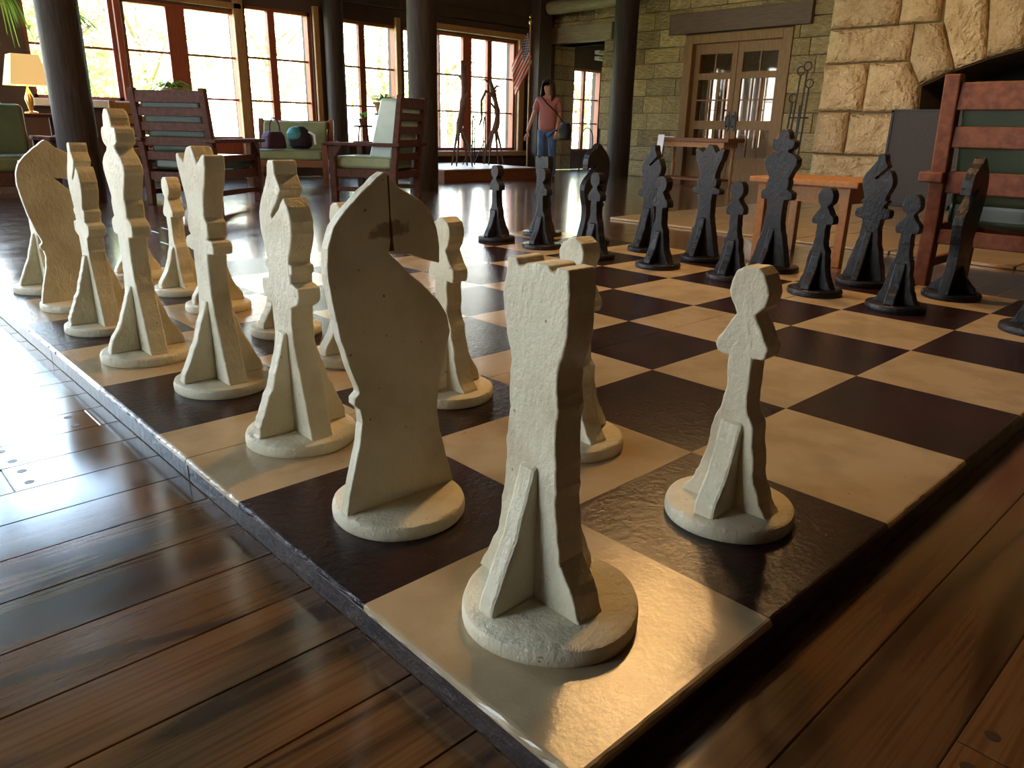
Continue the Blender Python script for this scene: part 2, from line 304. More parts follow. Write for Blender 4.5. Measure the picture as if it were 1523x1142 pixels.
# ------------------------------------------------------------------ floor
def build_floor():
    fl = structure('floor')
    MB().box(-7, 15, -6, 10.9, -0.12, -0.021).build('subfloor', M['darkwood'], fl)
    rnd = random.Random(3)
    W = 0.15; g = 0.0011; far = MB(); y = -0.115 - 40*W
    def plank(mb, x0, x1, y0, y1):
        c = 0.0016; z = 0
        mb.add([(x0,y0,-.02),(x1,y0,-.02),(x1,y1,-.02),(x0,y1,-.02),(x0,y0,z-c),(x1,y0,z-c),(x1,y1,z-c),(x0,y1,z-c),
                (x0+c,y0+c,z),(x1-c,y0+c,z),(x1-c,y1-c,z),(x0+c,y1-c,z)],
               [(0,3,2,1),(8,9,10,11),(0,1,5,4),(1,2,6,5),(2,3,7,6),(3,0,4,7),(4,5,9,8),(5,6,10,9),(6,7,11,10),(7,4,8,11)])
    peg = MB().lathe([(0.0105,0),(0.0105,0.0006)], 10).mesh('peg', M['peg'])
    n = 0
    while y < 10.9:
        x = -7 - rnd.uniform(0, 2.5)
        while x < 15:
            ln = rnd.uniform(1.3, 3.2); x0, x1 = max(x,-7), min(x+ln, 15); y0, y1 = max(y,-6)+g/2, min(y+W,10.9)-g/2
            if x1-x0 > 0.05 and y1-y0 > 0.01:
                cx, cy = (x0+x1)/2, (y0+y1)/2
                near = x1 > -1.6 and x0 < 5.5 and -1.3 < cy < 4.2 and not (x0 > 0.1 and x1 < 3.6 and 0.2 < cy < 3.5)
                if near and n < 210:
                    mb = MB(); plank(mb, x0-cx+g/2, x1-cx-g/2, y0-cy, y1-cy)
                    o = mb.build('plank', M['floor'], fl); o.location = (cx, cy, 0); n += 1
                    for ex in (x0+0.045, x1-0.045):
                        for ey in (-0.042, 0.042):
                            if -1 < ex < 2.6 and -0.9 < cy < 2.4 and not (-0.03 < ex < 3.7 and cy > -0.05):
                                p = link('peg', peg, o); p.location = (ex-cx+rnd.uniform(-.012,.012), ey+rnd.uniform(-.006,.006), 0)
                else: plank(far, x0+g/2, x1-g/2, y0, y1)
            x += ln
        y += W
    tag(far.build('plank_run', M['floor'], fl), kind='stuff')
build_floor()

# ------------------------------------------------------------------ walls with openings
def wall_cells(us, zs, openings):
    us = sorted(set(us + [o[0] for o in openings] + [o[1] for o in openings])); zs = sorted(set(zs + [o[2] for o in openings] + [o[3] for o in openings]))
    for a, b in zip(us, us[1:]):
        run = None
        for c, d in zip(zs, zs[1:]):
            m, k = (a+b)/2, (c+d)/2
            if any(o[0] < m < o[1] and o[2] < k < o[3] for o in openings):
                if run: yield (a, b, *run); run = None
            else: run = (run[0], d) if run else (c, d)
        if run: yield (a, b, *run)
CEIL = 5.0
YW, XW = 10.9, 11.2
WIN = {  # window_n: x0,x1,z0,z1, vertical bars (x, half width), horizontal bars z, bottom solid height
    1: (1.95, 3.00, 1.03, 2.60, [], [1.67]),
    2: (3.10, 4.66, 0.20, 2.30, [(3.815, .125)], [1.68, 1.11, 0.58]),
    3: (4.76, 5.84, 0.46, 2.40, [(5.215, .055)], [1.71, 1.11]),
    4: (6.34, 7.44, 0.46, 2.38, [(6.775, .055)], [1.70, 1.10]),
    5: (7.54, 8.10, 0.46, 2.38, [], [1.70, 1.10]),
    6: (8.18, 10.20, 0.40, 2.38, [(8.37, .012), (9.015, .10), (9.56, .055)], [1.70, 1.08]),
    7: (11.86, 12.76, 0.38, 2.02, [(12.25, .035)], [1.42, 0.94]),
}
WIN[8] = (-3.7, -1.25, 0.50, 2.70, [(-2.475, .05)], [1.25, 2.0]); WIN[9] = (-1.10, 1.38, 0.50, 2.70, [(.14, .05)], [1.25, 2.0])
CLER = [(-4.6, -2.9), (-2.8, -1.1), (-1.0, 0.7), (0.8, 2.5)]
def build_back_wall():
    ops = [w[:4] for w in WIN.values()] + [(a, b, 2.85, 4.55) for a, b in CLER]
    mb = MB()
    for a, b, c, d in wall_cells([-7.0, 11.05], [0, CEIL], ops):
        if b <= 11.06: mb.box(a, b, YW, YW+0.3, c, d)
    for a, b, c, d in wall_cells([11.05, 15.0], [0, CEIL], ops):
        if a >= 11.04: mb.box(a, b, YW+0.02, YW+0.3, c, d)
    w = mb.build('wall_back', M['plaster']); tag(w, kind='structure')
    return w
wall_back = build_back_wall()
def build_window(n, x0, x1, z0, z1, vb, hb, fw=0.045, frame='frame', solid=0):
    w = structure('window_%d' % n, ((x0+x1)/2, YW+0.1, z0)); ox, oz = (x0+x1)/2, z0
    B = lambda mb, a, b, c, d, t=0.05, y=0: mb.box(a-ox, b-ox, y-t/2, y+t/2, c-oz, d-oz)
    f = MB(); B(f, x0, x0+fw, z0, z1, .12); B(f, x1-fw, x1, z0, z1, .12); B(f, x0, x1, z1-fw, z1, .12); B(f, x0, x1, z0, z0+fw, .12)
    f.build('window_frame', M[frame], w)
    xs = [x0+fw]; 
    for x, h in vb:
        o = MB(); B(o, x-h, x+h, z0+fw, z1-fw, .07); o.build('mullion', M['frame'], w); xs += [x-h, x+h]
    xs += [x1-fw]; zs = [z0+fw] + sorted(hb) + [z1-fw]
    for i in range(0, len(xs), 2):
        a, b = xs[i], xs[i+1]
        for z in hb:
            o = MB(); B(o, a, b, z-.014, z+.014, .04); o.build('muntin', M['frame'], w)
        for c, d in zip(zs, zs[1:]):
            o = MB(); B(o, a, b, c, d, .005)
            o.build('pane', M['frame'] if (solid and c < z0+0.2) else M['glass'], w)
    return w
for n, (x0, x1, z0, z1, vb, hb) in WIN.items():
    build_window(n, x0, x1, z0, z1, vb, hb, solid=(n == 2))
for i, (a, b) in enumerate(CLER):
    build_window(21+i, a, b, 2.85, 4.55, [((a+b)/2, .02)], [3.7])
# oak casings beside windows and the white sill
def trim(n, x0, x1, y0, y1, z0, z1, m):
    cx, cy = (x0+x1)/2, (y0+y1)/2
    o = MB().box(x0-cx, x1-cx, y0-cy, y1-cy, 0, z1-z0).build('trim_%d' % n, M[m], bevel=0.008); o.location = (cx, cy, z0); return tag(o, kind='structure')
trim(1, 4.60, 4.74, YW-.05, YW+.02, 0, 2.5, 'trim'); trim(2, 5.86, 5.95, YW-.05, YW+.02, .4, 2.5, 'trim'); trim(3, 7.38, 7.47, YW-.05, YW+.02, .4, 2.5, 'trim')
trim(4, 10.22, 10.36, YW-.06, YW+.02, .3, 2.5, 'trim'); trim(5, 3.0, 3.08, YW-.05, YW+.02, .9, 2.7, 'frame'); trim(6, 1.9, 3.1, YW-.16, YW+.02, .94, 1.03, 'whitetrim')
trim(7, 8.0, 10.4, YW-.10, YW+.02, 2.40, 2.50, 'trim'); trim(8, 8.0, 10.4, YW-.14, YW+.02, .30, .39, 'trim'); trim(9, 3.05, 4.72, YW-.05, YW+.02, 2.32, 2.40, 'trim')
trim(10, 11.9, 13.2, 10.3, 10.42, 2.26, 2.33, 'whitetrim'); trim(11, 11.9, 13.2, 10.3, 10.42, 2.15, 2.22, 'whitetrim')
trim(12, 2.6, 11.0, YW-.12, YW+.02, 2.62, 2.80, 'darkwood')

# left wall (beside the camera, off to the left) with its tall daylight windows, front wall, ceiling
LWIN = [(2.6, 5.2), (5.7, 8.3)]
def build_left_wall():
    mb = MB()
    for a, b, c, d in wall_cells([-6.0, 11.2], [0, CEIL], [(a, b, 0.85, 3.75) for a, b in LWIN]): mb.box(-7.3, -7, a, b, c, d)
    tag(mb.build('wall_left', M['plaster']), kind='structure')
    for i, (a, b) in enumerate(LWIN):
        w = structure('window_%d' % (12+i), (-7.15, (a+b)/2, 0.85)); h = (b-a)/2
        f = MB()
        for y0, y1, z0, z1 in ((-h, -h+.05, 0, 2.9), (h-.05, h, 0, 2.9), (-h, h, 0, .05), (-h, h, 2.85, 2.9)): f.box(-.06, .06, y0, y1, z0, z1)
        f.build('window_frame', M['frame'], w)
        for y0, y1, z0, z1 in ((-.03, .03, .05, 2.85), (-h+.05, h-.05, 1.4, 1.45)): MB().box(-.03, .03, y0, y1, z0, z1).build('mullion', M['frame'], w)
        for y0, y1 in ((-h+.05, -.03), (.03, h-.05)):
            for z0, z1 in ((.05, 1.4), (1.45, 2.85)): MB().box(-.003, .003, y0, y1, z0, z1).build('pane', M['glass'], w)
build_left_wall()
tag(MB().box(-7.3, 15.3, -6.3, -6, 0, CEIL).build('wall_front', M['plaster']), kind='structure')
tag(MB().box(-7.3, 15.3, -6.3, 11.2, CEIL, CEIL+.25).build('ceiling', M['ceil']), kind='structure')

# ------------------------------------------------------------------ stone wall on the right with double doors and open doorway
DO = (5.80, 7.76, 0, 2.36); OP = (9.62, 10.9, 0, 2.40)
def stone_meshes(matname, k, nx=6, nz=5, amp=.14, seed=1):
    """unit quarry-faced block: y,z in -.5...5 , face bulges to -x"""
    out = []
    for j in range(k):
        V = []; F = []
        for a in range(nx+1):
            for b in range(nz+1):
                u, v = a/nx, b/nz; e = min(u, 1-u, v, 1-v)
                d = 0 if e == 0 else (0.55 + 0.6*noise.noise(Vector((u*3.1+j*9+seed, v*2.7, j*3.3))))
                V.append((-amp*max(d, 0) if e else 0, u-.5, v-.5))
        for a in range(nx):
            for b in range(nz):
                i = a*(nz+1)+b; F.append((i, i+1, i+nz+2, i+nz+1))
        rim = [a*(nz+1) for a in range(nx+1)] + [nx*(nz+1)+b for b in range(1, nz+1)] + [a*(nz+1)+nz for a in range(nx-1, -1, -1)] + [b for b in range(nz-1, 0, -1)]
        o = len(V); V += [(0.9, V[i][1], V[i][2]) for i in rim]; n = len(rim)
        F += [(rim[i], rim[(i+1) % n], o+(i+1) % n, o+i) for i in range(n)]
        out.append(MB().add(V, F).mesh('stone', M[matname], False))
    return out
def build_stone_wall():
    mb = MB()
    for a, b, c, d in wall_cells([-6.0, 10.9], [0, CEIL], [DO, OP]): mb.box(XW+.06, XW+.55, a, b, c, d)
    w = mb.build('wall_right', M['mortar']); tag(w, kind='structure')
    rnd = random.Random(11); pool = stone_meshes('stone', 5) + stone_meshes('stone2', 4, seed=5)
    z = 0; row = 0
    while z < 3.1:
        h = rnd.choice((.25, .29, .33)); y = 10.9
        while y > 4.0:
            ln = rnd.uniform(.34, .8); y0, y1 = y-ln, y; c, d = z, min(z+h, 3.2)
            segs = [(y0, y1)]
            for o in (DO, OP):
                if c < o[3]-.1:
                    ns = []
                    for s0, s1 in segs:
                        if s1 <= o[0] or s0 >= o[1]: ns.append((s0, s1)); continue
                        if s0 < o[0]: ns.append((s0, o[0]))
                        if s1 > o[1]: ns.append((o[1], s1))
                    segs = ns
            for s0, s1 in segs:
                if s1-s0 > .07:
                    s = link('stone', rnd.choice(pool), w); s.location = (XW, (s0+s1)/2, (c+d)/2); s.scale = (.10, s1-s0-.016, d-c-.016)
            y = y0
        z += h
    # blocks of the window wall pier seen through the doorway (faces -y)
    z = 0
    while z < 2.6:
        h = rnd.choice((.27, .3)); x = 11.26
        for x1 in (11.5+rnd.uniform(-.1, .15), 11.84):
            s = link('stone', rnd.choice(pool), wall_back); s.location = ((x+x1)/2, YW, z+h/2); s.rotation_euler = (0, 0, PI/2); s.scale = (.08, x1-x-.012, h-.014); x = x1
        z += h
build_stone_wall()
trim(13, XW-.10, XW+.5, 5.50, 8.06, 2.38, 2.70, 'lintel')
trim(14, XW-.14, XW+.5, 9.30, 10.86, 2.40, 2.69, 'greytimber')
for i, (y0, y1) in enumerate(((5.80, 5.96), (7.60, 7.76))): trim(15+i, XW-.02, XW+.4, y0, y1, 0, 2.36, 'door')
trim(17, XW-.02, XW+.4, 5.96, 7.60, 2.22, 2.36, 'door')
def build_door(n, y0, y1, hs):
    dr = structure('door_%d' % n, (XW+.12, (y0+y1)/2, 0)); h = (y1-y0)/2; t = .025
    rails = [(0, .42), (.86, 1.0), (1.66, 1.76), (2.06, 2.22)]
    f = MB()
    for a, b in ((-h, -h+.10), (h-.10, h)): f.box(-t, t, a, b, 0, 2.22)
    for a, b in rails: f.box(-t, t, -h+.10, h-.10, a, b)
    f.build('door_leaf', M['door'], dr)
    ya, yb = -h+.10, h-.10
    for (z0, z1), cols, rows in (((.42, .86), 3, 1), ((1.0, 1.66), 3, 2), ((1.76, 2.06), 2, 1)):
        for i in range(1, cols): y = ya+(yb-ya)*i/cols; MB().box(-.016, .016, y-.012, y+.012, z0, z1).build('muntin', M['door'], dr)
        for i in range(1, rows): z = z0+(z1-z0)*i/rows; MB().box(-.015, .015, ya, yb, z-.012, z+.012).build('muntin', M['door'], dr)
        for i in range(cols):
            for j in range(rows):
                a = ya+(yb-ya)*i/cols; b = ya+(yb-ya)*(i+1)/cols; c = z0+(z1-z0)*j/rows; d = z0+(z1-z0)*(j+1)/rows
                MB().box(-.003, .003, a+.012, b-.012, c+.002, d-.002).build('pane', M['glass'], dr)
    hd = MB(); hd.prism([(.045*math.cos(a)*(1-.25*math.sin(a)), .16*math.sin(a)) for a in [2*PI*k/16 for k in range(16)]], lambda p, q, d: (d, hs*(h-.055)+p, .99+q), -.045, -.025)
    hd.tube([(-.045, hs*(h-.055), 1.08), (-.10, hs*(h-.055), 1.06), (-.10, hs*(h-.055), .92), (-.045, hs*(h-.055), .90)], .012, 6)
    hd.build('door_handle', M['handle'], dr)
build_door(1, 6.785, 7.60, -1); build_door(2, 5.96, 6.775, 1)
# the rooms beyond: far wall with lit windows, dividing wall
def build_far_rooms():
    mb = MB(); ops = [(7.6, 7.8, .5, 2.1), (8.3, 8.45, .5, 2.1), (9.15, 9.32, .5, 2.1), (9.5, 9.68, .5, 2.1), (9.95, 10.25, .5, 2.1)]
    for a, b, c, d in wall_cells([-6.0, 10.9], [0, CEIL], ops): mb.box(15, 15.3, a, b, c, d)
    tag(mb.build('wall_far', M['trim']), kind='structure')
    for i, (a, b, c, d) in enumerate(ops):
        w = structure('window_%d' % (16+i), (15.15, (a+b)/2, c)); h = (b-a)/2; f = MB()
        for y0, y1, z0, z1 in ((-h, -h+.03, 0, d-c), (h-.03, h, 0, d-c), (-h, h, 0, .03), (-h, h, d-c-.03, d-c), (-h, h, .78, .81)): f.box(-.04, .04, y0, y1, z0, z1)
        f.build('window_frame', M['frame'], w); MB().box(-.003, .003, -h+.03, h-.03, .03, d-c-.03).build('pane', M['glass'], w)
build_far_rooms()

# ------------------------------------------------------------------ logs: columns and beams
def log(name, label, cat, a, b, r, m='log', group=None, seg=20, lumps=.02):
    a = Vector(a); b = Vector(b); n = 9
    pts = [(b-a)*(i/(n-1)) for i in range(n)]; rnd = random.Random(sum(ord(c) for c in label))
    o = MB().tube(pts, [r*(1+rnd.uniform(-lumps, lumps)) for _ in pts], seg).build(name, M[m], None, True); o.location = a
    return tag(o, label, cat, group)
log('log_column', 'dark round log column rising behind the white king and near bishop', 'column', (1.64, 8.10, 0), (1.64, 8.10, CEIL), .185, group='log columns')
log('log_column', 'dark log column beside the slatted armchair with pale blue-green cushion', 'column', (5.58, 7.74, 0), (5.58, 7.74, CEIL), .185, group='log columns')
log('log_column', 'dark log column against the stone wall between doorway and double doors', 'column', (10.42, 8.45, 0), (10.42, 8.45, CEIL), .20, group='log columns')
log('log_post', 'slim dark log post between two tall windows behind the settee chair', 'post', (6.12, 10.72, 0), (6.12, 10.72, CEIL), .15)
o = MB().box(-.17, .17, -.13, .13, 0, CEIL).build('timber_post', M['darkwood'], bevel=.015); o.location = (10.66, 10.72, 0); tag(o, 'square dark timber post in the corner behind the flag', 'post')
log('log_beam', 'pale horizontal log beam over the stone doorway', 'beam', (10.72, 10.56, 2.98), (10.72, 8.3, 2.98), .12, 'logpale', lumps=.03)
for i, x in enumerate((-4, -1, 2, 5, 8)):
    log('ceiling_beam', 'round log rafter spanning the ceiling across the hall', 'beam', (x, -6, CEIL-.16), (x, 10.9, CEIL-.16), .15, group='ceiling rafters')

# raised wooden platform under the right windows
def platform():
    t = thing('window_platform', 'low wooden platform with boarded edge under the wide window', 'platform', (7.3, 9.75, 0))
    MB().box(-.55, 1.45, -.95, 1.13, 0, .165).build('riser', M['consolewood'], t, bevel=.006)
    for i in range(7): MB().box(-.57, 1.47, -.98+.30*i, -.985+.30*(i+1), .165, .19).build('plank', M['trim'], t, bevel=.004)
platform()

# ------------------------------------------------------------------ fireplace
def fireplace():
    X = 9.2
    fp = thing('stone_fireplace', 'huge stone fireplace of rough-faced blocks with an arched opening', 'fireplace', (X, 2.0, 0))
    arch = [(3.10, 0), (3.08, 1.06), (3.10, 1.35), (2.76, 1.51), (2.47, 1.61), (2.13, 1.69), (1.75, 1.73), (1.45, 1.73), (1.07, 1.69), (.73, 1.61), (.44, 1.51), (.10, 1.35), (.12, 1.06), (.10, 0)]
    out = [(4.27, 0), (4.27, CEIL), (-1.1, CEIL), (-1.1, 0)]
    poly = out[::-1][0:0]
    ring = [(4.27, 0), (4.27, CEIL-.01), (-1.1, CEIL-.01), (-1.1, 0)] + arch[::-1]
    P = lambda p, q, d: (d, p-2.0, q)
    MB().prism(ring, P, .06, 1.88).build('core', M['mortar'], fp)
    MB().box(1.2, 1.87, -1.95, 1.15, 0, 1.8).build('firebox', M['soot'], fp)
    def stone(poly, bulge=.07, seed=0):
        # rough-faced block: rim flush with the joint, grid face pushed out
        g = .012; n = len(poly); cx = sum(p[0] for p in poly)/n; cz = sum(p[1] for p in poly)/n
        ring0 = []
        for i in range(n):
            a = poly[i]; b = poly[(i+1) % n]; L = math.hypot(b[0]-a[0], b[1]-a[1]); k = max(2, int(L/.13))
            ring0 += [(a[0]+(b[0]-a[0])*j/k, a[1]+(b[1]-a[1])*j/k) for j in range(k)]
        V = []; F = []; m = len(ring0); levels = [(1, 0.06), (1, 0), (.93, -.5), (.78, -.85), (.55, -1), (.28, -1)]
        for s, d in levels:
            for y, z in ring0:
                r = math.hypot(y-cx, z-cz); sh = max(0, 1-g/max(r, .05)) * s
                yy, zz = cx+(y-cx)*sh, cz+(z-cz)*sh
                dd = d*bulge if d >= 0 else d*bulge*(1+.75*noise.noise(Vector((yy*4.5+seed, zz*4.5, seed*1.7)))+.35*noise.noise(Vector((yy*13, zz*13, seed))))
                V.append((dd if d != .06 else .06, yy-2.0, zz))
        V.append((-bulge, cx-2.0, cz)); c = len(V)-1
        for l in range(len(levels)-1): F += [(l*m+i, l*m+(i+1) % m, (l+1)*m+(i+1) % m, (l+1)*m+i) for i in range(m)]
        F += [((len(levels)-1)*m+i, (len(levels)-1)*m+(i+1) % m, c) for i in range(m)]
        MB().add(V, F).build('stone', M['bigstone'], fp, True)
    R = lambda y1, y0, z0, z1: [(y1, z0), (y1, z1), (y0, z1), (y0, z0)]
    st = [R(4.27, 3.10, 0, .26), R(4.27, 3.09, .26, .57), R(4.27, 3.86, .57, 1.08), R(3.86, 3.08, .57, 1.06), R(4.27, 3.72, 1.08, 1.63),
          [(3.72, 1.07), (3.72, 1.63), (3.27, 1.63), (3.10, 1.35), (3.08, 1.06)], R(4.27, 3.27, 1.63, 2.02), R(4.27, 3.46, 2.02, 2.46), R(3.46, 3.02, 2.02, 2.46),
          [(3.27, 2.02), (2.98, 2.02), (2.76, 1.51), (3.10, 1.35), (3.27, 1.63)], [(3.02, 2.46), (2.6, 2.46), (2.47, 1.61), (2.76, 1.51), (2.98, 2.02)],
          [(2.6, 2.46), (2.15, 2.46), (2.13, 1.69), (2.47, 1.61)], [(2.15, 2.46), (1.75, 2.46), (1.75, 1.73), (2.13, 1.69)], [(1.75, 2.5), (1.45, 2.5), (1.45, 1.73), (1.75, 1.73)],
          [(1.45, 2.46), (1.05, 2.46), (1.07, 1.69), (1.45, 1.73)], [(1.05, 2.46), (.6, 2.46), (.73, 1.61), (1.07, 1.69)], [(.6, 2.46), (.1, 2.46), (.44, 1.51), (.73, 1.61)],
          [(.1, 2.46), (-.3, 2.46), (-.3, 1.63), (.10, 1.35), (.44, 1.51)], R(.1, -1.1, 0, .57), R(.1, -1.1, .57, 1.06), R(.1, -1.1, 1.06, 1.4), R(-.3, -1.1, 1.4, 2.46)]
    for z0 in (2.46, 2.95):
        ys = [4.27, 3.6, 2.9, 2.1, 1.3, .5, -.3, -1.1]
        if z0 > 2.5: ys = [4.27, 3.9, 3.2, 2.5, 1.7, .9, .1, -1.1]
        st += [R(a, b, z0, z0+.49) for a, b in zip(ys, ys[1:])]
    for i, p in enumerate(st): stone(p, .085, i*3.7+1)
    # flagstone hearth in front, flush slabs
    h = thing('hearth', 'polished tan flagstone hearth laid on the floor before the fireplace', 'hearth', (7.1, 2.0, 0))
    rnd = random.Random(4)
    for i in range(5):
        y = -2.9 + rnd.uniform(0, .3); x0 = -2.05 + .78*i
        while y < 2.1:
            l = rnd.uniform(.7, 1.2); y1 = min(y+l, 2.15); MB().box(x0+.006, x0+.77, y+.006, y1-.006, .001, .022).build('flagstone', M['hearth'], h, bevel=.004); y += l
    s = thing('fire_screen', 'dark mesh fire screen panels standing before the arched firebox', 'fire screen', (8.985, 1.65, .0235))
    for i in range(4):
        y = -1.62 + .81*i
        MB().box(-.004, .004, y+.02, y+.79, .05, 1.05).build('mesh_panel', M['screen'], s)
        f = MB()
        for a, b, c, d in ((y, y+.025, 0, 1.06), (y+.785, y+.81, 0, 1.06), (y, y+.81, 0, .05), (y, y+.81, 1.04, 1.07)): f.box(-.015, .015, a, b, c, d)
        f.build('panel_frame', M['iron'], s)
    t = thing('fire_tool_set', 'tall black iron fire tools on a stand beside the fireplace corner', 'fire tools', (9.0, 4.42, .0))
    MB().lathe([(.0, 0), (.13, 0), (.13, .02), (.03, .04)], 16).build('stand_base', M['iron'], t, True)
    MB().tube([(0, 0, .03), (0, 0, 1.15)], .012, 6).build('stand_pole', M['iron'], t)
    MB().bar((-.02, .12, 1.0), (.02, -.12, 1.0), .03, .02).build('rack', M['iron'], t)
    def ring(c, r): return [(c[0], c[1]+r*math.cos(a), c[2]+r*math.sin(a)) for a in [2*PI*k/12 for k in range(13)]]
    for i, (yy, zt) in enumerate(((.09, 1.18), (.03, 1.50), (-.05, 1.55), (-.10, 1.35))):
        mb = MB(); mb.tube([(-.03, yy*1.3+.06, .10), (-.03, yy, zt)], .011, 6); mb.tube(ring((-.03, yy, zt+.05), .05), .008, 6)
        if i == 1: mb.box(-.05, -.01, yy+.05, yy+.16, .08, .24)
        if i == 2: mb.tube([(-.03, yy*1.3+.06, .1), (-.03, yy*1.3+.02, .06), (-.03, yy*1.3-.04, .12)], .011, 6)
        mb.build(('poker', 'shovel', 'fire_hook', 'log_tongs')[i], M['iron'], t)
fireplace()

# ------------------------------------------------------------------ the chess board
NS = 8; J1, J2 = 2.6, 5.2
def chess_board():
    b = thing('chess_board', 'giant painted wooden chess board lying on the plank floor', 'chess board', (0, 0, 0))
    rnd = random.Random(21); L = NS*S; gap = .0016
    for u0, u1 in ((0, J1), (J1, J2), (J2, 8)):
        MB().box(.004, L-.004, u0*S+(.004 if u0 == 0 else gap), u1*S-(.004 if u1 == 8 else gap), 0.001, ZB-.012).build('plywood_panel', M['edge'], b, bevel=.003)
    D = .0115
    def sq(u, v):
        bm = bmesh.new(); cuts = [u*S]
        for j in (J1, J2):
            if u < j < u+1: cuts += [j*S]
        cuts += [(u+1)*S]
        for a, c in zip(cuts, cuts[1:]):
            a2 = a + (gap if a != u*S else 0); c2 = c - (gap if c != (u+1)*S else 0)
            vs_ = [bm.verts.new(p) for p in ((v*S, a2, -D), ((v+1)*S, a2, -D), ((v+1)*S, c2, -D), (v*S, c2, -D), (v*S, a2, 0), ((v+1)*S, a2, 0), ((v+1)*S, c2, 0), (v*S, c2, 0))]
            for q in ((0,3,2,1),(4,5,6,7),(0,1,5,4),(1,2,6,5),(2,3,7,6),(3,0,4,7)): bm.faces.new([vs_[i] for i in q])
        def outer(co): return co.x < 1e-5 or co.x > L-1e-5 or co.y < 1e-5 or co.y > L-1e-5
        def edge_is(e):
            A, B = e.verts[0].co, e.verts[1].co
            if abs(A.z) > 1e-6 or abs(B.z) > 1e-6: return False
            return any(abs(A[i]-k) < 1e-5 and abs(B[i]-k) < 1e-5 for i in (0, 1) for k in (0, L))
        es = [e for e in bm.edges if edge_is(e)]
        if es:
            bmesh.ops.subdivide_edges(bm, edges=es, cuts=22)
            bm.edges.ensure_lookup_table(); es = [e for e in bm.edges if edge_is(e)]
            es_v = {v_ for e in es for v_ in e.verts}
            bmesh.ops.bevel(bm, geom=es, offset=.009, segments=3, affect='EDGES', profile=.55)
            for v_ in bm.verts:
                if v_.co.z < -.0004 and v_.co.z > -D+.001 or (outer(v_.co)):
                    k = noise.noise(v_.co*38)*.0024 + noise.noise(v_.co*120)*.0012
                    for i in (0, 1):
                        if v_.co[i] < .012: v_.co[i] += max(k, 0)*1.6
                        if v_.co[i] > L-.012: v_.co[i] -= max(k, 0)*1.6
        bmesh.ops.recalc_face_normals(bm, faces=bm.faces)
        me = bpy.data.meshes.new('square'); bm.to_mesh(me); bm.free()
        me.materials.append(M['sqw' if (u+v) % 2 == 0 else 'sqb'])
        o = link('square', me, b); o.location = (0, 0, ZB)
        if (u+v) % 2: o['label'] = 'dark brown painted square'
        else: o['label'] = 'cream painted square'
    for u in range(NS):
        for v in range(NS): sq(u, v)
chess_board()

# ------------------------------------------------------------------ chess pieces
# half-width / height profiles in squares, top to bottom
PROF = {
 'pawn': [(0, 1.085), (.03, 1.082), (.062, 1.06), (.08, 1.02), (.083, .985), (.07, .94), (.042, .908), (.038, .898), (.07, .845), (.108, .79), (.112, .76), (.104, .728), (.052, .722), (.050, .66),
          (.054, .56), (.066, .485), (.088, .445), (.098, .38), (.112, .28), (.132, .19), (.165, .115), (.205, .062)],
 'rook': [(0, 1.195), (.045, 1.195), (.05, 1.18), (.075, 1.18), (.08, 1.2), (.128, 1.2), (.142, 1.12), (.136, 1.02), (.12, .94), (.106, .88), (.106, .70), (.112, .55), (.128, .40), (.142, .30), (.15, .24), (.185, .18), (.215, .13), (.245, .062)],
 'bishop': [(0, 1.415), (.030, 1.413), (.040, 1.39), (.042, 1.345), (.055, 1.325), (.10, 1.26), (.14, 1.205), (.163, 1.14), (.162, 1.08), (.145, 1.03), (.118, .97), (.112, .94), (.138, .93), (.14, .90), (.115, .885), (.112, .845),
          (.185, .83), (.192, .80), (.186, .765), (.172, .745), (.102, .725), (.098, .64), (.102, .55), (.12, .47), (.145, .38), (.168, .29), (.19, .20), (.225, .062)],
 'queen': [(0, 1.445), (.035, 1.44), (.055, 1.42), (.095, 1.352), (.175, 1.405), (.21, 1.40), (.205, 1.33), (.18, 1.26), (.15, 1.19), (.125, 1.12), (.118, 1.05), (.145, 1.03), (.145, .955), (.125, .935), (.19, .915), (.205, .89), (.195, .85), (.105, .838),
          (.098, .74), (.104, .60), (.118, .49), (.145, .39), (.172, .29), (.198, .19), (.235, .062)],
 'king': [(0, 1.645), (.035, 1.64), (.065, 1.61), (.08, 1.555), (.085, 1.535), (.135, 1.53), (.148, 1.50), (.145, 1.445), (.12, 1.425), (.08, 1.41), (.09, 1.395), (.17, 1.35), (.208, 1.31), (.214, 1.26), (.185, 1.20), (.15, 1.14), (.125, 1.09), (.143, 1.06), (.14, 1.0), (.128, .97),
          (.185, .945), (.208, .92), (.205, .87), (.19, .85), (.112, .84), (.105, .74), (.112, .58), (.13, .48), (.158, .39), (.185, .30), (.205, .20), (.245, .062)],
}
KNIGHT = [(-.035, 1.412), (-.07, 1.395), (-.13, 1.345), (-.20, 1.285), (-.255, 1.225), (-.285, 1.15), (-.29, 1.05), (-.275, .93), (-.25, .80), (-.215, .68), (-.185, .60), (-.18, .575), (-.205, .555), (-.205, .53), (-.183, .505), (-.175, .45), (-.185, .37), (-.22, .25), (-.25, .15), (-.265, .062),
          (.275, .062), (.265, .11), (.235, .21), (.20, .33), (.19, .44), (.205, .555), (.235, .64), (.26, .76), (.245, .835), (.20, .905), (.06, 1.03), (-.03, 1.118), (.0, 1.103), (.06, 1.10), (.13, 1.075), (.21, 1.05), (.212, 1.12), (.20, 1.195), (.175, 1.255), (.12, 1.305), (.03, 1.35), (-.01, 1.395)]
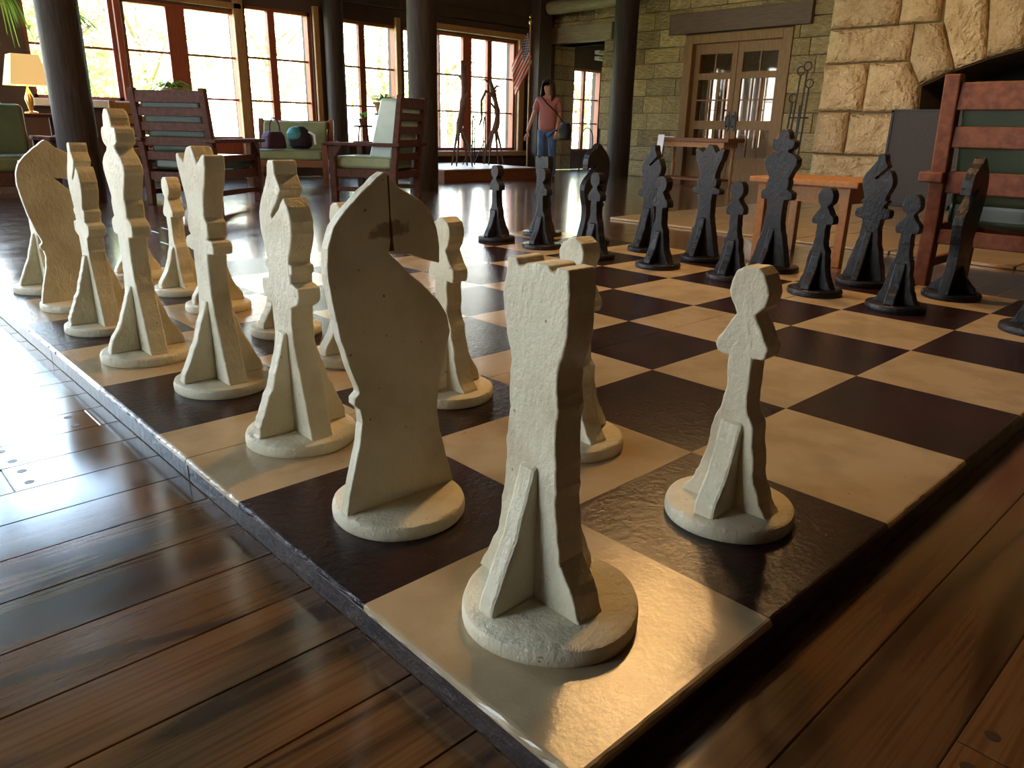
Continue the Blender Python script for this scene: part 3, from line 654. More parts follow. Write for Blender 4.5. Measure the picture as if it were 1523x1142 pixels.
def refine(out, step=.035, jit=.0028, seed=0, chip=0):
    r = []; n = len(out)
    for i in range(n):
        a, b = out[i], out[(i+1) % n]; L = math.hypot(b[0]-a[0], b[1]-a[1]); k = max(1, int(round(L/step)))
        for j in range(k):
            p = (a[0]+(b[0]-a[0])*j/k, a[1]+(b[1]-a[1])*j/k)
            if p[1] > .07: p = (p[0]+jit*noise.noise(Vector((p[0]*14+seed, p[1]*14, seed)))*1.6, p[1]+jit*noise.noise(Vector((p[1]*14, p[0]*14+seed, 3.1+seed)))*1.6)
            if chip and p[1] > .07: p = (p[0]+chip*noise.noise(Vector((p[0]*70+seed, p[1]*70, seed))), p[1]+chip*noise.noise(Vector((p[1]*70, p[0]*70+seed, 9.1+seed))))
            r.append(p)
    return r
FIN = {'pawn': (.455, .225, .10), 'rook': (.56, .25, .075), 'bishop': (.60, .255, .08), 'queen': (.56, .255, .08), 'king': (.52, .255, .075), 'knight': (.36, .23, .07)}
RAD = {'pawn': .276, 'rook': .307, 'bishop': .285, 'queen': .292, 'king': .305, 'knight': .284}
BTH = .065
def piece_meshes(kind, colour, seed):
    m = M[colour]; d = {}
    r = RAD[kind]; mb = MB(); e = .014
    prof = [(0.001, 0), (r-.006, 0), (r-.002, .006), (r, .02), (r-.001, BTH-.022), (r-.006, BTH-.008), (r-.02, BTH), (.001, BTH)]
    mb.lathe([(a*S, z*S) for a, z in prof], 48, sq=.018 if kind == 'rook' else .006, ph=.5*seed)
    mb.v = [(x*(1+.010*noise.noise(Vector((x*6, y*6, seed)))), y*(1+.010*noise.noise(Vector((y*6, x*6, seed+4)))), z + (.0014*noise.noise(Vector((x*30, y*30, seed))) if z > .01 else 0)) for x, y, z in mb.v]
    d['base'] = mb.mesh('base', m, True)
    t = (.052 if colour == 'white' else .10) if kind == 'knight' else .12
    if kind == 'knight':
        out = refine(KNIGHT, seed=seed)
        mb = MB().prism([(x*S, z*S) for x, z in out], lambda p, q, w: (p, w, q), -t/2*S, t/2*S)
    else:
        P = PROF[kind]; right = P[:]
        if kind == 'bishop':                              # the mitre cut, a slanting saw slot
            right = P[:5] + [(.085, 1.282), (-.035, 1.155), (-.022, 1.143), (.108, 1.25)] + P[6:]
        out = [(-h, z) for h, z in right] + [(h, z) for h, z in P[::-1][:-1]]   # -y side carries the slot
        out = refine(out, seed=seed, jit=.007 if kind in ('rook', 'pawn') else .005, step=.02, chip=.0028)
        mb = MB().prism([(y*S, z*S) for y, z in out], lambda p, q, w: (w, p, q), -t/2*S, t/2*S)
    d['body'] = mb.mesh('body', m)
    fh, fr, ft = FIN[kind]
    tri = [(.02, .062), (fr, .062), (fr-.012, .12), (fr*.62, fh*.52), (.075 if kind != 'knight' else .045, fh-.015), (.045, fh), (.0, fh)]
    tri = refine(tri, .02, .004, seed, chip=.004)
    if kind == 'knight': mb = MB().prism([(y*S, z*S) for y, z in tri], lambda p, q, w: (w, p, q), -ft/2*S, ft/2*S)
    else: mb = MB().prism([(x*S, z*S) for x, z in tri], lambda p, q, w: (p, w, q), -ft/2*S, ft/2*S)
    d['brace'] = mb.mesh('brace', m)
    return d
PM = {}
def piece(kind, colour, u, v, label, du=0, dv=0, rz=0, bdu=0, bdv=0, tilt=0, var=0):
    key = (kind, colour, var)
    if key not in PM: PM[key] = piece_meshes(kind, colour, len(PM)*1.37+.3)
    d = PM[key]
    t = thing('chess_'+kind, label, 'chess piece', ((v+.5+dv)*S, (u+.5+du)*S, ZB+.0004), math.radians(rz), '%s chess pieces' % colour)
    base = link('base', d['base'], t)
    body = link('body', d['body'], t); body.location = (bdv*S, bdu*S, 0); add_bevel(body, .0075 if kind != 'knight' else .004, 3, 50)
    body.rotation_euler = (math.radians(tilt), 0, 0)
    if kind == 'knight' and colour == 'black': body.rotation_euler = (0, 0, PI)
    for s in (0, 1):
        if kind == 'knight' and (colour == 'white'): continue
        f = link('brace', d['brace'], t); f.location = (bdv*S, bdu*S, 0); f.rotation_euler = (0, 0, PI*s); add_bevel(f, .006, 2, 50)
    return t, body
piece('rook', 'white', 0, 0, 'white chess rook with chipped flat top on the corner square beside the pegged floor', -.0+.05, -.03, 0, .06, 0)
kn, kb = piece('knight', 'white', 1, 0, 'white chess knight with a split and brown scuff across its face', -.01, 0, -2)
piece('bishop', 'white', 2, 0, 'white chess bishop standing between the scuffed knight and the white queen', -.02, .07, 0)
piece('queen', 'white', 3, 0, 'white chess queen with notched crown, next to the white king', .06, .11, 0, 0, 0, 0)
piece('king', 'white', 4, 0, 'white chess king, the tallest of the white pieces', 0, -.03, 0)
piece('bishop', 'white', 5, 0, 'white chess bishop standing directly beside the white king', -.01, -.03, 0)
piece('knight', 'white', 6, 0, 'white chess knight without a scuff, between bishop and rook on the king side', -.05, .01, 0)
piece('rook', 'white', 7, 0, 'white chess rook half hidden behind the unscuffed white knight', -.11, .02, 0)
names = ['corner rook', 'scuffed white knight', "white queen's bishop", 'white queen', 'white king', "white king's bishop", 'unscuffed white knight', 'half-hidden white rook']
offs = [(.02, .06), (0, .11), (.01, .09), (.06, .03), (.01, .03), (.13, -.05), (.01, -.03), (.05, -.11)]
for u in range(8):
    piece('pawn', 'white', u, 1, 'white chess pawn standing in front of the %s' % names[u], offs[u][0], offs[u][1], [2, -3, 4, 0, 3, -4, 2, 0][u], 0, 0, 0, u % 3)
piece('rook', 'black', 7, 7, 'black chess rook at the board corner nearest the standing person', -.05, -.08, 0)
piece('knight', 'black', 6, 7, 'black chess knight between the black rook and a black bishop', 0, 0, 0)
piece('bishop', 'black', 5, 7, 'black chess bishop standing next to the black queen', -.06, .0, 0)
piece('queen', 'black', 4, 7, 'black chess queen with spreading crown, next to the black king', 0, -.05, 0, .02)
piece('king', 'black', 3, 7, 'black chess king, the tallest of the black pieces', .03, 0, 0, .05)
piece('bishop', 'black', 2, 7, 'black chess bishop standing next to the black king', -.07, 0, 0)
piece('knight', 'black', 1, 7, 'black chess knight before the red ladder-back chair', .02, .03, 0)
bn = ['absent rook at the cropped board corner', 'black knight by the red chair', 'black bishop beside the black king', 'black king', 'black queen', 'black bishop beside the black queen', 'black knight by the black rook', 'black rook']
bo = [(.02, 0), (.18, -.04), (.03, .03), (.05, .05), (.03, 0), (0, -.08), (.01, -.04), (-.05, -.05)]
bl = ['black chess pawn at the end of its row with no piece behind it'] + ['black chess pawn standing in front of the %s' % x for x in bn[1:]]
for u in range(8): piece('pawn', 'black', u, 6, bl[u], bo[u][0], bo[u][1], [0, 3, -2, 4, -3, 0, 3, 0][u], 0, 0, 0, u % 2)
# marks on the scuffed knight: split in the wood and a filled brown patch
def knight_marks():
    kb.data = kb.data.copy(); kb.data.materials[0] = M['scuffed']
    y = -.0262*S
    mb = MB(); pts = [(-.022, 1.40, .003), (-.02, 1.33, .0035), (-.018, 1.25, .0025), (-.016, 1.20, .007), (-.014, 1.16, .005), (-.015, 1.12, .011)]
    V = []
    for x, z, w in pts: V += [((x-w)*S, y-.0006, z*S), ((x+w)*S, y-.0006, z*S), ((x-w)*S, y+.004, z*S), ((x+w)*S, y+.004, z*S)]
    F = []
    for i in range(len(pts)-1):
        a = i*4; b = a+4; F += [(a, a+1, b+1, b), (a, b, b+2, a+2), (a+1, a+3, b+3, b+1)]
    mb.add(V, F).build('crack', M['crack'], kb)
knight_marks()

# ------------------------------------------------------------------ furniture
def armchair(name, label, loc, rz, wood='chair', seat='green', back='green', w=.66, dp=.62, hb=1.06, slats=4, group=None, arm_z=.60, cush=True, hseat=.34, pt=.07, side_slats=False, slat_z=None, arm_t=.035, ct=.13):
    """mission armchair, local +x is where the sitter faces; back at -x"""
    t = thing(name, label, 'chair', loc, rz, group); m = M[wood]; hw = w/2; hd = dp/2; lean = .10
    for s in (-1, 1):
        MB().prism([(-hd-pt/2, 0), (-hd+pt/2, 0), (-hd+pt/2, .35), (-hd+pt/2-lean, hb), (-hd-pt/2-lean+.012, hb), (-hd-pt/2, .33)], lambda p, q, d: (p, d, q), s*hw-pt*.45, s*hw+pt*.45).build('back_post', m, t, bevel=.008)
        MB().box(hd-pt/2, hd+pt/2, s*hw-pt/2, s*hw+pt/2, 0, arm_z-.02).build('leg', m, t, bevel=.006)
        MB().box(-hd-.10, hd+.08, s*(hw+.025)-.06, s*(hw+.025)+.06, arm_z+.015-arm_t, arm_z+.015).build('armrest', m, t, bevel=.008)
        MB().box(-hd, hd, s*hw-.016, s*hw+.016, hseat-.09, hseat).build('side_rail', m, t, bevel=.005)
        MB().box(-hd, hd, s*hw-.014, s*hw+.014, .10, .15).build('stretcher', m, t, bevel=.005)
        if side_slats: MB().box(-hd, hd, s*hw-.012, s*hw+.012, .42, .48).build('side_slat', m, t, bevel=.004)
        MB().prism([(hd-.03, arm_z-.16), (hd-.03, arm_z-.02), (hd-.13, arm_z-.02)], lambda p, q, d: (p, d, q), s*(hw+.05)-.014, s*(hw+.05)+.014).build('bracket', m, t)
    MB().box(hd-.018, hd+.018, -hw, hw, hseat-.09, hseat).build('front_rail', m, t, bevel=.005)
    MB().box(-hd-.018, -hd+.018, -hw, hw, hseat-.10, hseat-.02).build('rear_rail', m, t, bevel=.005)
    z0 = hseat+.13
    for i in range(slats):
        if slat_z:
            zc, sh = slat_z[i]; xo = -hd-lean*max(0, (zc-.34)/(hb-.34)); MB().box(xo-.014, xo+.014, -hw+.02, hw-.02, zc-sh, zc+sh).build('back_slat', m, t, bevel=.006); continue
        zc = z0 + (hb-.075-z0)*i/(slats-1); sh = .040 if i < slats-1 else .055; xo = -hd-lean*max(0, (zc-.34)/(hb-.34))
        MB().box(xo-.014, xo+.014, -hw+.02, hw-.02, zc-sh, zc+sh).build('back_slat', m, t, bevel=.006)
    c = MB(); c.box(-hd+.04, hd+.03, -hw+.045, hw-.045, hseat, hseat+.13); c.build('seat_cushion', M[seat], t, bevel=.035, seg=4)
    if cush:
        c = MB(); c.prism([(-hd+.04, hseat+.10), (-hd+.04+ct, hseat+.12), (-hd-.02+ct-lean, hb-.03), (-hd+.0-lean, hb-.04)], lambda p, q, d: (p, d, q), -hw+.05, hw-.05); c.build('back_cushion', M[back], t, bevel=.03, seg=4)
    return t
# the big red ladder-back by the fireplace: back towards the board
armchair('ladder_back_armchair', 'large red-brown ladder-back armchair with green leather cushions facing the fireplace', (4.30, .66, 0), 0, 'redchair', w=.70, dp=.64, hb=1.09, slats=3, pt=.085, slat_z=[(.985, .066), (.79, .052), (.565, .056)], arm_t=.055)
def face(dx, dy): return math.atan2(dy, dx)
armchair('slatted_armchair', 'dark slatted armchair with pale blue-green back cushion beside the log column', (4.38, 7.02, 0), face(-.55, .83), 'chair', 'olive', 'mint', w=.72, dp=.70, hb=1.10, slats=5, ct=.27)
armchair('slatted_armchair', 'dark slatted armchair turned toward the glazed doors, a potted plant behind it', (2.62, 7.5, 0), face(.80, .6), 'chair', w=.72, dp=.80, hb=1.08, slats=5, side_slats=True, arm_z=.62)
armchair('cushioned_armchair', 'low oak armchair with olive cushions holding two bags under the window', (4.55, 9.30, 0), face(-.62, -.78), 'consolewood', 'olive', 'olive', w=.95, dp=.60, hb=.86, slats=3, arm_z=.56)
armchair('ladder_back_chair', 'small chair with sunlit orange slats standing behind the white king', (2.38, 8.6, 0), face(.2, 1), 'trim', w=.5, dp=.45, hb=.98, slats=5, cush=False)
# far sofa
def sofa():
    t = thing('sofa', 'olive green leather sofa with wooden arm at the dark wall', 'sofa', (.55, 9.25, 0), 0)
    MB().box(-1.05, 1.0, -.42, .42, .12, .26).build('sofa_base', M['chair'], t, bevel=.01)
    for i in range(2): MB().box(-1.0+.98*i, -.04+.98*i, -.44, .25, .26, .43).build('seat_cushion', M['sofa'], t, bevel=.05, seg=4)
    for i in range(2): MB().box(-1.0+.98*i, -.04+.98*i, .10, .36, .40, .93).build('back_cushion', M['sofa'], t, bevel=.06, seg=4)
    for s in (-1, 1):
        MB().box(s*1.06-.06, s*1.06+.06, -.46, .42, .56, .61).build('armrest', M['chair'], t, bevel=.012)
        for y in (-.40, .36): MB().box(s*1.06-.04, s*1.06+.04, y-.04, y+.04, 0, .56).build('leg', M['chair'], t, bevel=.008)
sofa()
def side_table():
    t = thing('side_table', 'narrow dark side table carrying the shaded lamp behind the sofa end', 'table', (1.70, 9.98, 0))
    MB().box(-.26, .26, -.22, .22, .80, .84).build('table_top', M['chair'], t, bevel=.008)
    for x in (-.22, .22):
        for y in (-.18, .18): MB().box(x-.025, x+.025, y-.025, y+.025, 0, .80).build('leg', M['chair'], t)
    o = MB().box(-.11, .11, -.14, .14, 0, .26).build('record_box', M['orange'], None, bevel=.006); o.location = (1.87, 9.22, .6205); 
    tag(o, 'orange cloth storage box on the small stool beside the green sofa', 'box')
    s = thing('stool', 'small dark stool under the orange box beside the green sofa', 'stool', (1.90, 9.22, 0))
    MB().box(-.17, .17, -.17, .17, .57, .62).build('stool_top', M['chair'], s, bevel=.008)
    for x in (-.13, .13):
        for y in (-.13, .13): MB().box(x-.02, x+.02, y-.02, y+.02, 0, .57).build('leg', M['chair'], s)
    l = thing('table_lamp', 'table lamp with glowing cream square shade', 'lamp', (1.69, 9.98, .841))
    MB().lathe([(.07, 0), (.07, .015), (.02, .03), (.035, .10), (.05, .16), (.02, .24), (.012, .27)], 16).build('lamp_base', M['brass'], l, True)
    MB().tube([(0, 0, .27), (0, 0, .48)], .008, 8).build('lamp_stem', M['brass'], l)
    mb = MB(); V = []
    for z, h in ((.30, .20), (.62, .135)): V += [(-h, -h, z), (h, -h, z), (h, h, z), (-h, h, z)]
    mb.add(V, [(0, 1, 5, 4), (1, 2, 6, 5), (2, 3, 7, 6), (3, 0, 4, 7)]); sh = mb.build('lamp_shade', M['shade'], l)
    so_ = sh.modifiers.new('solid', 'SOLIDIFY'); so_.thickness = .004
    pl = bpy.data.lights.new('lamp_light', 'POINT'); pl.energy = 9; pl.color = (1, .68, .36); pl.shadow_soft_size = .05
    po = link('lamp_light', pl, l); po.location = (0, 0, .45)
side_table()

def bench_table():
    t = thing('bench_table', 'honey-coloured wooden bench table between the black king and bishop and the hearth', 'table', (4.42, 1.92, 0))
    MB().box(-.30, .30, -.42, .30, .485, .525).build('table_top', M['tablewood'], t, bevel=.008)
    for s in (-1, 1): MB().box(s*.235-.012, s*.235+.012, -.335, .22, .385, .485).build('apron', M['tablewood'], t)
    for s in (-.335, .22): MB().box(-.235, .235, s-.012, s+.012, .385, .485).build('apron', M['tablewood'], t)
    for x in (-.235, .235):
        for y in (-.335, .22): MB().box(x-.028, x+.028, y-.028, y+.028, 0, .485).build('leg', M['tablewood'], t, bevel=.004)
bench_table()
def console():
    t = thing('console_table', 'red-brown console table with turned legs before the double doors', 'table', (10.42, 6.82, 0), 0)
    MB().box(-.25, .25, -.72, .72, .66, .72).build('table_top', M['consolewood'], t, bevel=.008)
    MB().box(-.20, .20, -.62, .62, .58, .66).build('apron', M['tablewood'], t)
    MB().box(-.17, .17, -.55, .62, .06, .10).build('lower_shelf', M['consolewood'], t, bevel=.006)
    prof = [(.028, 0), (.035, .05), (.022, .09), (.034, .18), (.04, .28), (.02, .36), (.032, .42), (.024, .47), (.034, .52), (.034, .58)]
    for x in (-.17, .17):
        for y in (-.56, .56): MB().lathe(prof, 12, (x, y, 0)).build('leg', M['trim'], t, True)
    p = thing('leaflet_stand', 'slim floor stand holding a white leaflet at the end of the console table', 'stand', (10.02, 7.28, 0), 0)
    MB().lathe([(.09, 0), (.09, .012), (.02, .02)], 14).build('stand_base', M['iron'], p, True)
    MB().tube([(0, 0, .02), (.015, 0, .42)], .009, 6).build('pole', M['iron'], p)
    MB().prism([(0, .40), (.008, .40), (.05, .76), (.042, .76)], lambda a, b, d: (a, d, b), -.06, .06).build('sheet', M['paper'], p)
    q = MB().box(-.10, .10, -.15, .15, 0, .012).build('paper_stack', M['paper'], None); q.location = (10.42, 7.36, .7205); tag(q, 'stack of white papers on the console table end', 'papers')
console()

# bags on the low armchair
def bags():
    t = thing('handbag', 'plum fabric handbag with looped handles on the low armchair', 'bag', (4.22, 9.16, .478), .3)
    MB().prism([(-.17, 0), (.17, 0), (.15, .16), (.10, .22), (-.10, .22), (-.15, .16)], lambda p, q, d: (p, d, q), -.07, .07).build('bag_body', M['purple'], t, bevel=.03, seg=3)
    MB().tube([(-.09, -.03, .2), (-.08, -.03, .30), (-.03, -.03, .38), (.03, -.03, .38), (.08, -.03, .30), (.09, -.03, .2)], .010, 6).build('handle', M['purple'], t, True)
    t = thing('backpack', 'teal and black backpack slumped on the low armchair', 'bag', (4.58, 9.12, .480), -.4)
    MB().lathe([(.10, 0), (.15, .04), (.16, .14), (.13, .22), (.06, .28), (.01, .29)], 16).build('bag_body', M['bag'], t, True)
    MB().lathe([(.05, .10), (.10, .13), (.11, .20), (.07, .26), (.01, .28)], 12, (-.07, -.06, 0)).build('pocket', M['teal'], t, True)
    MB().tube([(.10, -.10, .22), (.17, -.12, .18), (.18, -.10, .06)], .015, 6).build('strap', M['paper'], t, True)
bags()

# ------------------------------------------------------------------ plants
def plant(label, loc, n, length, droop, pot=(.10, .16), spread=1.0, hang=0, seed=1, width=.012):
    t = thing('potted_plant', label, 'plant', loc); rnd = random.Random(seed)
    if pot: MB().lathe([(pot[0]*.7, 0), (pot[0]*.95, pot[1]*.8), (pot[0]*1.08, pot[1]*.8), (pot[0]*1.08, pot[1]), (pot[0]*.9, pot[1]), (pot[0]*.85, pot[1]*.85)], 16).build('pot', M['terra'], t, True)
    mb = MB()
    for i in range(n):
        a = rnd.uniform(0, 2*PI); L = length*rnd.uniform(.6, 1.1); el = rnd.uniform(.5, 1.3); d = Vector((math.cos(a), math.sin(a), 0)); sd = Vector((-math.sin(a), math.cos(a), 0))
        p = Vector((0, 0, pot[1] if pot else 0)); V = []; k = 6
        for j in range(k+1):
            s = j/k; wd = width*math.sin(PI*min(.97, s*.85+.12))
            q = p + d*L*spread*(math.cos(el)*s+.25*s*s) + Vector((0, 0, L*(math.sin(el)*s - droop*s*s)))
            V += [q-sd*wd, q+Vector((0, 0, wd*.5)), q+sd*wd]
        mb.add(V, [f for j in range(k) for f in ((j*3, j*3+1, j*3+4, j*3+3), (j*3+1, j*3+2, j*3+5, j*3+4))])
    f = mb.build('foliage', M['leaf'], t); f['kind'] = 'stuff'
    if hang:
        h = MB()
        for k in range(3): a = 2*PI*k/3; h.tube([(pot[0]*math.cos(a), pot[0]*math.sin(a), pot[1]), (0, 0, hang)], .004, 5)
        h.tube([(0, 0, hang), (0, 0, hang+.05)], .006, 5); h.build('hanger', M['iron'], t)
    return t
plant('long-leaved spider plant hanging in the window beside the dark log column', (2.30, 10.3, 1.78), 34, .42, 1.25, hang=CEIL-1.78-.05, seed=3)
plant('trailing plant hanging above the shaded table lamp', (1.55, 9.9, 1.95), 40, .50, 1.7, hang=CEIL-1.95-.05, seed=5, spread=.6)
def plant_stand(label, loc, h):
    t = thing('plant_stand', label, 'stand', loc); MB().lathe([(.15, h-.03), (.16, h-.015), (.15, h)], 20).build('stand_top', M['chair'], t, True)
    for k in range(3): a = 2*PI*k/3; MB().tube([(.15*math.cos(a), .15*math.sin(a), 0), (.07*math.cos(a), .07*math.sin(a), h-.02)], .014, 6).build('leg', M['chair'], t)
plant_stand('dark three-legged plant stand before the glazed doors', (3.05, 9.3, 0), 1.0)
plant('leafy plant with arching leaves on the stand before the glazed doors', (3.05, 9.3, 1.001), 46, .36, .9, seed=8)
plant_stand('dark plant stand behind the armchair with the pale cushion', (6.45, 9.9, 0), .98)
plant('bushy green plant on the stand behind the armchair with the pale cushion', (6.45, 9.9, .981), 60, .26, .5, seed=12, pot=(.16, .16))
plant('small spiky plant on the window sill beside the log post', (6.28+.3, 10.72, .80), 22, .26, .4, seed=14, pot=(.07, .10))
plant_stand('slim dark plant stand under the small spiky plant', (6.58, 10.72, 0), .799)
plant('dark-leaved plant standing on the floor at the far sofa end', (1.20, 10.3, 0), 40, .34, .9, seed=18, pot=(.13, 1.0), width=.02)

# ------------------------------------------------------------------ driftwood sculptures and iron hoop stands on the platform
def sculpture(label, loc, h, seed, mirror=1):
    t = thing('driftwood_sculpture', label, 'sculpture', loc, 0, 'driftwood sculptures'); rnd = random.Random(seed)
    ph = rnd.uniform(0, 6); pts = [(.05*math.sin(4.5*s+ph)*mirror, .05*math.cos(3.7*s+ph), .55+s*(h-.55)) for s in [k/10 for k in range(11)]]
    MB().tube(pts, [.045, .06, .05, .045, .055, .04, .038, .045, .05, .035, .02], 8).build('trunk', M['drift'], t, True)
    for k in range(4):
        a = 2*PI*k/4+.4; MB().tube([(pts[0][0], pts[0][1], .66), (.12*math.cos(a), .12*math.sin(a), .33), (.19*math.cos(a), .19*math.sin(a), 0)], [.03, .02, .013], 6).build('leg', M['drift'], t, True)
    for k, (s, l) in enumerate(((.95, .22), (.88, .18), (.45, .2), (.75, .15))):
        i = int(s*10); p = Vector(pts[i]); a = rnd.uniform(0, 6); d = Vector((math.cos(a)*.9, math.sin(a)*.9, .5))
        MB().tube([p, p+d*l*.5+Vector((0, 0, .03)), p+d*l+Vector((0, 0, rnd.uniform(-.05, .1)))], [.025, .018, .006], 6).build('branch', M['drift'], t, True)
    return t
sculpture('taller twisted driftwood sculpture before the wide window post', (7.55, 9.35, .205), 1.58, 2)
s2 = sculpture('shorter forked driftwood sculpture before the window beside the flag', (8.42, 9.55, .205), 1.35, 9, -1)
MB().tube([(-.02, .0, 1.1), (-.14, .06, 1.18), (-.20, .10, 1.02), (-.19, .1, .74), (-.24, .12, .60)], [.03, .028, .024, .02, .01], 8).build('branch', M['drift'], s2, True)
def hoop(label, loc, w, h, rz):
    t = thing('iron_hoop_stand', label, 'stand', loc, rz, 'iron hoop stands'); r = w/2
    pts = [(-r, 0, 0), (-r, 0, h-r)] + [(-r*math.cos(a), 0, h-r+r*math.sin(a)) for a in [PI*k/10 for k in range(1, 10)]] + [(r, 0, h-r), (r, 0, 0)]
    MB().tube(pts, .011, 6).build('hoop', M['iron'], t, True)
    MB().tube([(-r, 0, .38), (r, 0, .38)], .008, 6).build('crossbar', M['iron'], t)
    MB().tube([(0, 0, .38), (0, .18, 0)], .009, 6).build('prop_leg', M['iron'], t)
    return t
hoop('thin black iron hoop stand before the leftmost panes of the wide window', (6.95, 9.5, .205), .34, .78, .75)
hoop('thin black iron hoop stand between the two driftwood sculptures', (7.92, 9.5, .205), .34, .78, .75)
hoop('thin black iron hoop stand beside the shorter driftwood sculpture', (8.56, 9.95, .205), .36, .78, .75)
hoop('thin black iron hoop stand in the stone doorway', (11.55, 10.2, 0), .5, .85, .2)

# ------------------------------------------------------------------ flag
def flag():
    t = thing('flag', 'striped red white and blue flag hanging limp from its pole', 'flag', (8.93, 9.25, .0), 0)
    MB().lathe([(.16, 0), (.16, .02), (.05, .05), (.02, .07)], 16).build('pole_base', M['brass'], t, True)
    MB().tube([(0, 0, .05), (0, 0, 2.42)], .014, 8).build('pole', M['trim'], t, True)
    MB().lathe([(.012, 2.42), (.03, 2.45), (.032, 2.475), (.02, 2.50), (.012, 2.52), (.022, 2.54), (.004, 2.58)], 10).build('finial', M['brass'], t, True)
    ns, nh = 24, 26; V = []; F = []; mi = []
    out = Vector((-.72, .69, 0)); dep = Vector((.69, .72, 0))
    for i in range(ns+1):
        for j in range(nh+1):
            s, h = i/ns, j/nh
            z = 2.32 - .50*(1-h) - .52*s
            off = .03 - .07*(1-h) + .27*s
            V.append(out*off + dep*(.035*math.sin(9*h+5*s)*(.3+s)) + Vector((0, 0, z)))
    for i in range(ns):
        for j in range(nh):
            F.append((i*(nh+1)+j, (i+1)*(nh+1)+j, (i+1)*(nh+1)+j+1, i*(nh+1)+j+1)); k = j//2
            if i < 10 and j >= 12: mi.append(0 if (i % 2 == 1 and j % 2 == 1) else 2)
            else: mi.append(1 if k % 2 == 0 else 0)
    mb = MB(); mb.v = [tuple(v) for v in V]; mb.f = F; mb.mi = mi
    mb.build('flag_cloth', [M['flagw'], M['flagr'], M['flagb']], t, True)
flag()

